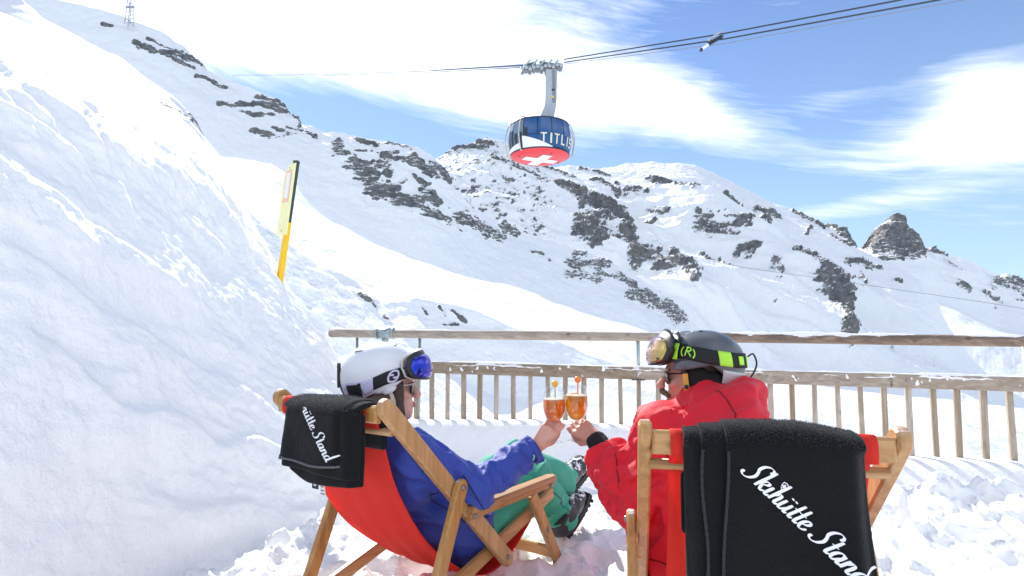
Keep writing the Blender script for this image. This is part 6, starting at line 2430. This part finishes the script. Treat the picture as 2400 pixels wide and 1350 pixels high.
    V, F = surface_net(hair, hc - .14, hc + .15, .005)
    obj('hair', relax(V, F, 1) - root, F, M_HAIR_M, t)
    def whisker(name, segs, amp, mat):
        def fn(p):
            q = (p - hc) @ HM
            f = 1e3 + 0 * q[..., 0]
            for a, b, ra, rb in segs:
                f = smin(f, sd_cone(q, a, b, ra, rb), .004)
            return folds(q, f, amp, 90.0, 197)
        V, F = surface_net(fn, hc - .14, hc + .14, .0035)
        obj(name, relax(V, F, 1) - root, F, mat, t)
    whisker('moustache', [((.0, .110, -.050), (s * .034, .090, -.068), .0095, .0055) for s in (-1, 1)], .0025, M_TACHE)
    whisker('chin_tuft', [((-.012, .094, -.088), (.012, .094, -.088), .009, .009)], .002, M_TACHE)
    for s in (-1, 1):
        whisker('eyebrow', [((s * .015, .087, .020), (s * .044, .079, .022), .0055, .0035)], .001, M_HAIR_M)
    # ---- helmet
    cen, rad = (0, -.030, .036), (.114, .134, .113)
    def rim(a):
        x = abs(((a + pi) % (2 * pi)) - pi)
        return float(np.interp(x, [0, .5, .9, 1.15, 1.45, 1.75, 2.1, 2.6, pi], [.058, .056, .046, .024, .030, .036, -.004, -.036, -.042]))
    hm, at, world = helmet_parts(t, hc, HM, cen, rad, rim, M_HELM_M)
    def zc(a):
        x = abs(((a + pi) % (2 * pi)) - pi)
        return float(np.interp(x, [0, .7, 1.2, 1.8, 2.4, pi], [.094, .090, .082, .060, .045, .038]))
    band('rear_trim', at, world, 2.0, 2 * pi - 2.0, lambda a: -.006 - .020 * (1 - abs(((a) - pi) / 1.15) ** 2), .026, .0015, M_HELM_LT, hm, 24)
    for s in (1, -1):
        band('strap', at, world, s * .75, s * pi, zc, .024, .004, M_STRAPB, hm, 40)
        band('strap_patch', at, world, s * 1.92, s * 2.22, zc, .0235, .0062, M_NEON, hm, 8)
        band('strap_patch', at, world, s * 2.42, s * 2.60, zc, .014, .0062, M_NEON, hm, 6)
        band('strap_patch', at, world, s * 2.80, s * 2.93, zc, .017, .0062, M_NEON, hm, 6)
        R_ = [[(-.30, .95), (.45, .95), (.62, .55), (.10, .22), (-.42, .18)], [(-.05, .90), (-.28, .25), (-.50, -.75)], [(-.05, .2), (.25, -.2), (.60, -.75)],
              [(-.95, .95), (-1.25, .4), (-1.25, -.3), (-.95, -.95)], [(1.05, .85), (1.32, .3), (1.30, -.4), (1.0, -1.0)]]
        # s = -1 is the side the camera sees (left ear): reading direction runs front to back
        surf_strokes('strap_emblem', at, world, s * 1.22, zc, [[(x * s, y) for x, y in k] for k in R_], .0155, 0, .0066, M_NEON, hm, .0018)
        R = Matrix(HM.tolist())
        MB().ball(hw(s * .083, -.012, -.030) - root, (.017, .050, .062), R @ Matrix.Rotation(radians(-8), 3, 'X'), 18, 12).build('ear_pad', M_PADM, hm, True)
        MB().ball(hw(s * .083, -.058, -.036) - root, (.016, .036, .048), R, 16, 10).build('nape_pad', M_PADM, hm, True)
        sp = catmull([hw(s * .101, .030, .012) - root, hw(s * .103, .029, -.025) - root, hw(s * .094, .025, -.07) - root, hw(s * .062, .025, -.112) - root], 5)
        cs = MB()
        for a, b in zip(sp[:-1], sp[1:]):
            cs.beam(a, b, .017, .003, Vector(HM @ np.array([s, 0, 0])), bev=.0006)
        cs.build('chin_strap', M_ORGST, hm)
        MB().lathe([(0, .003), (.006, .003), (.0075, 0)], Vector(hw(s * .1045, .029, -.030) - root), 12, R @ Matrix.Rotation(s * pi / 2, 3, 'Y'), False).build('snap', M_FRAMEB, hm, True)
        MB().ball(hw(s * .103, .034, .040) - root, (.006, .034, .016), R @ Matrix.Rotation(radians(-16), 3, 'X'), 14, 8).build('ear_tab', M_HELM_M, hm, True)
    gg = goggles(t, at, world, lambda a: zc(a) - .002, .047, M_LENS_M, M_FRAMEB, M_FRAMEB, M_STRAPB, .92, .044)
    for s in (1, -1):
        band('frame_patch', at, world, s * .90, s * 1.02, lambda a: zc(a), .025, .018, M_NEON, gg, 6)
    # the cord and clip behind
    pts = [Vector(world(at(pi - .12, .052, .012))), Vector(world(at(pi, .060, .028))), Vector(world(at(pi, .025, .034))), Vector(world(at(pi, -.015, .022))), Vector(world(at(pi, -.035, .006)))]
    MB().tube(catmull(pts, 5), .003, 6).build('goggle_clip', M_FRAMEB, hm, True)
    for dz in (-.018, -.027):
        for da in (.22, .12):
            MB().box(Vector(world(at(-pi + da, dz, .003))), (.007, .006, .005), Matrix(HM.tolist())).build('vent', M_FRAMEB, hm)
    for (a, z) in ((.4, .138), (-.4, .138), (-1.6, .146), (1.6, .146)):
        p0, p1 = world(at(a - .2, z, .0008)), world(at(a + .2, z, .0008))
        MB().beam(Vector(p0), Vector(p1), .007, .003, Vector(HM @ np.array([0, 0, 1])), (True, True), .0008).build('vent', M_FRAMEB, hm)
    sunglasses(t, hc, HM, M_LENSBLK, M_FRAMEB)


person_red()
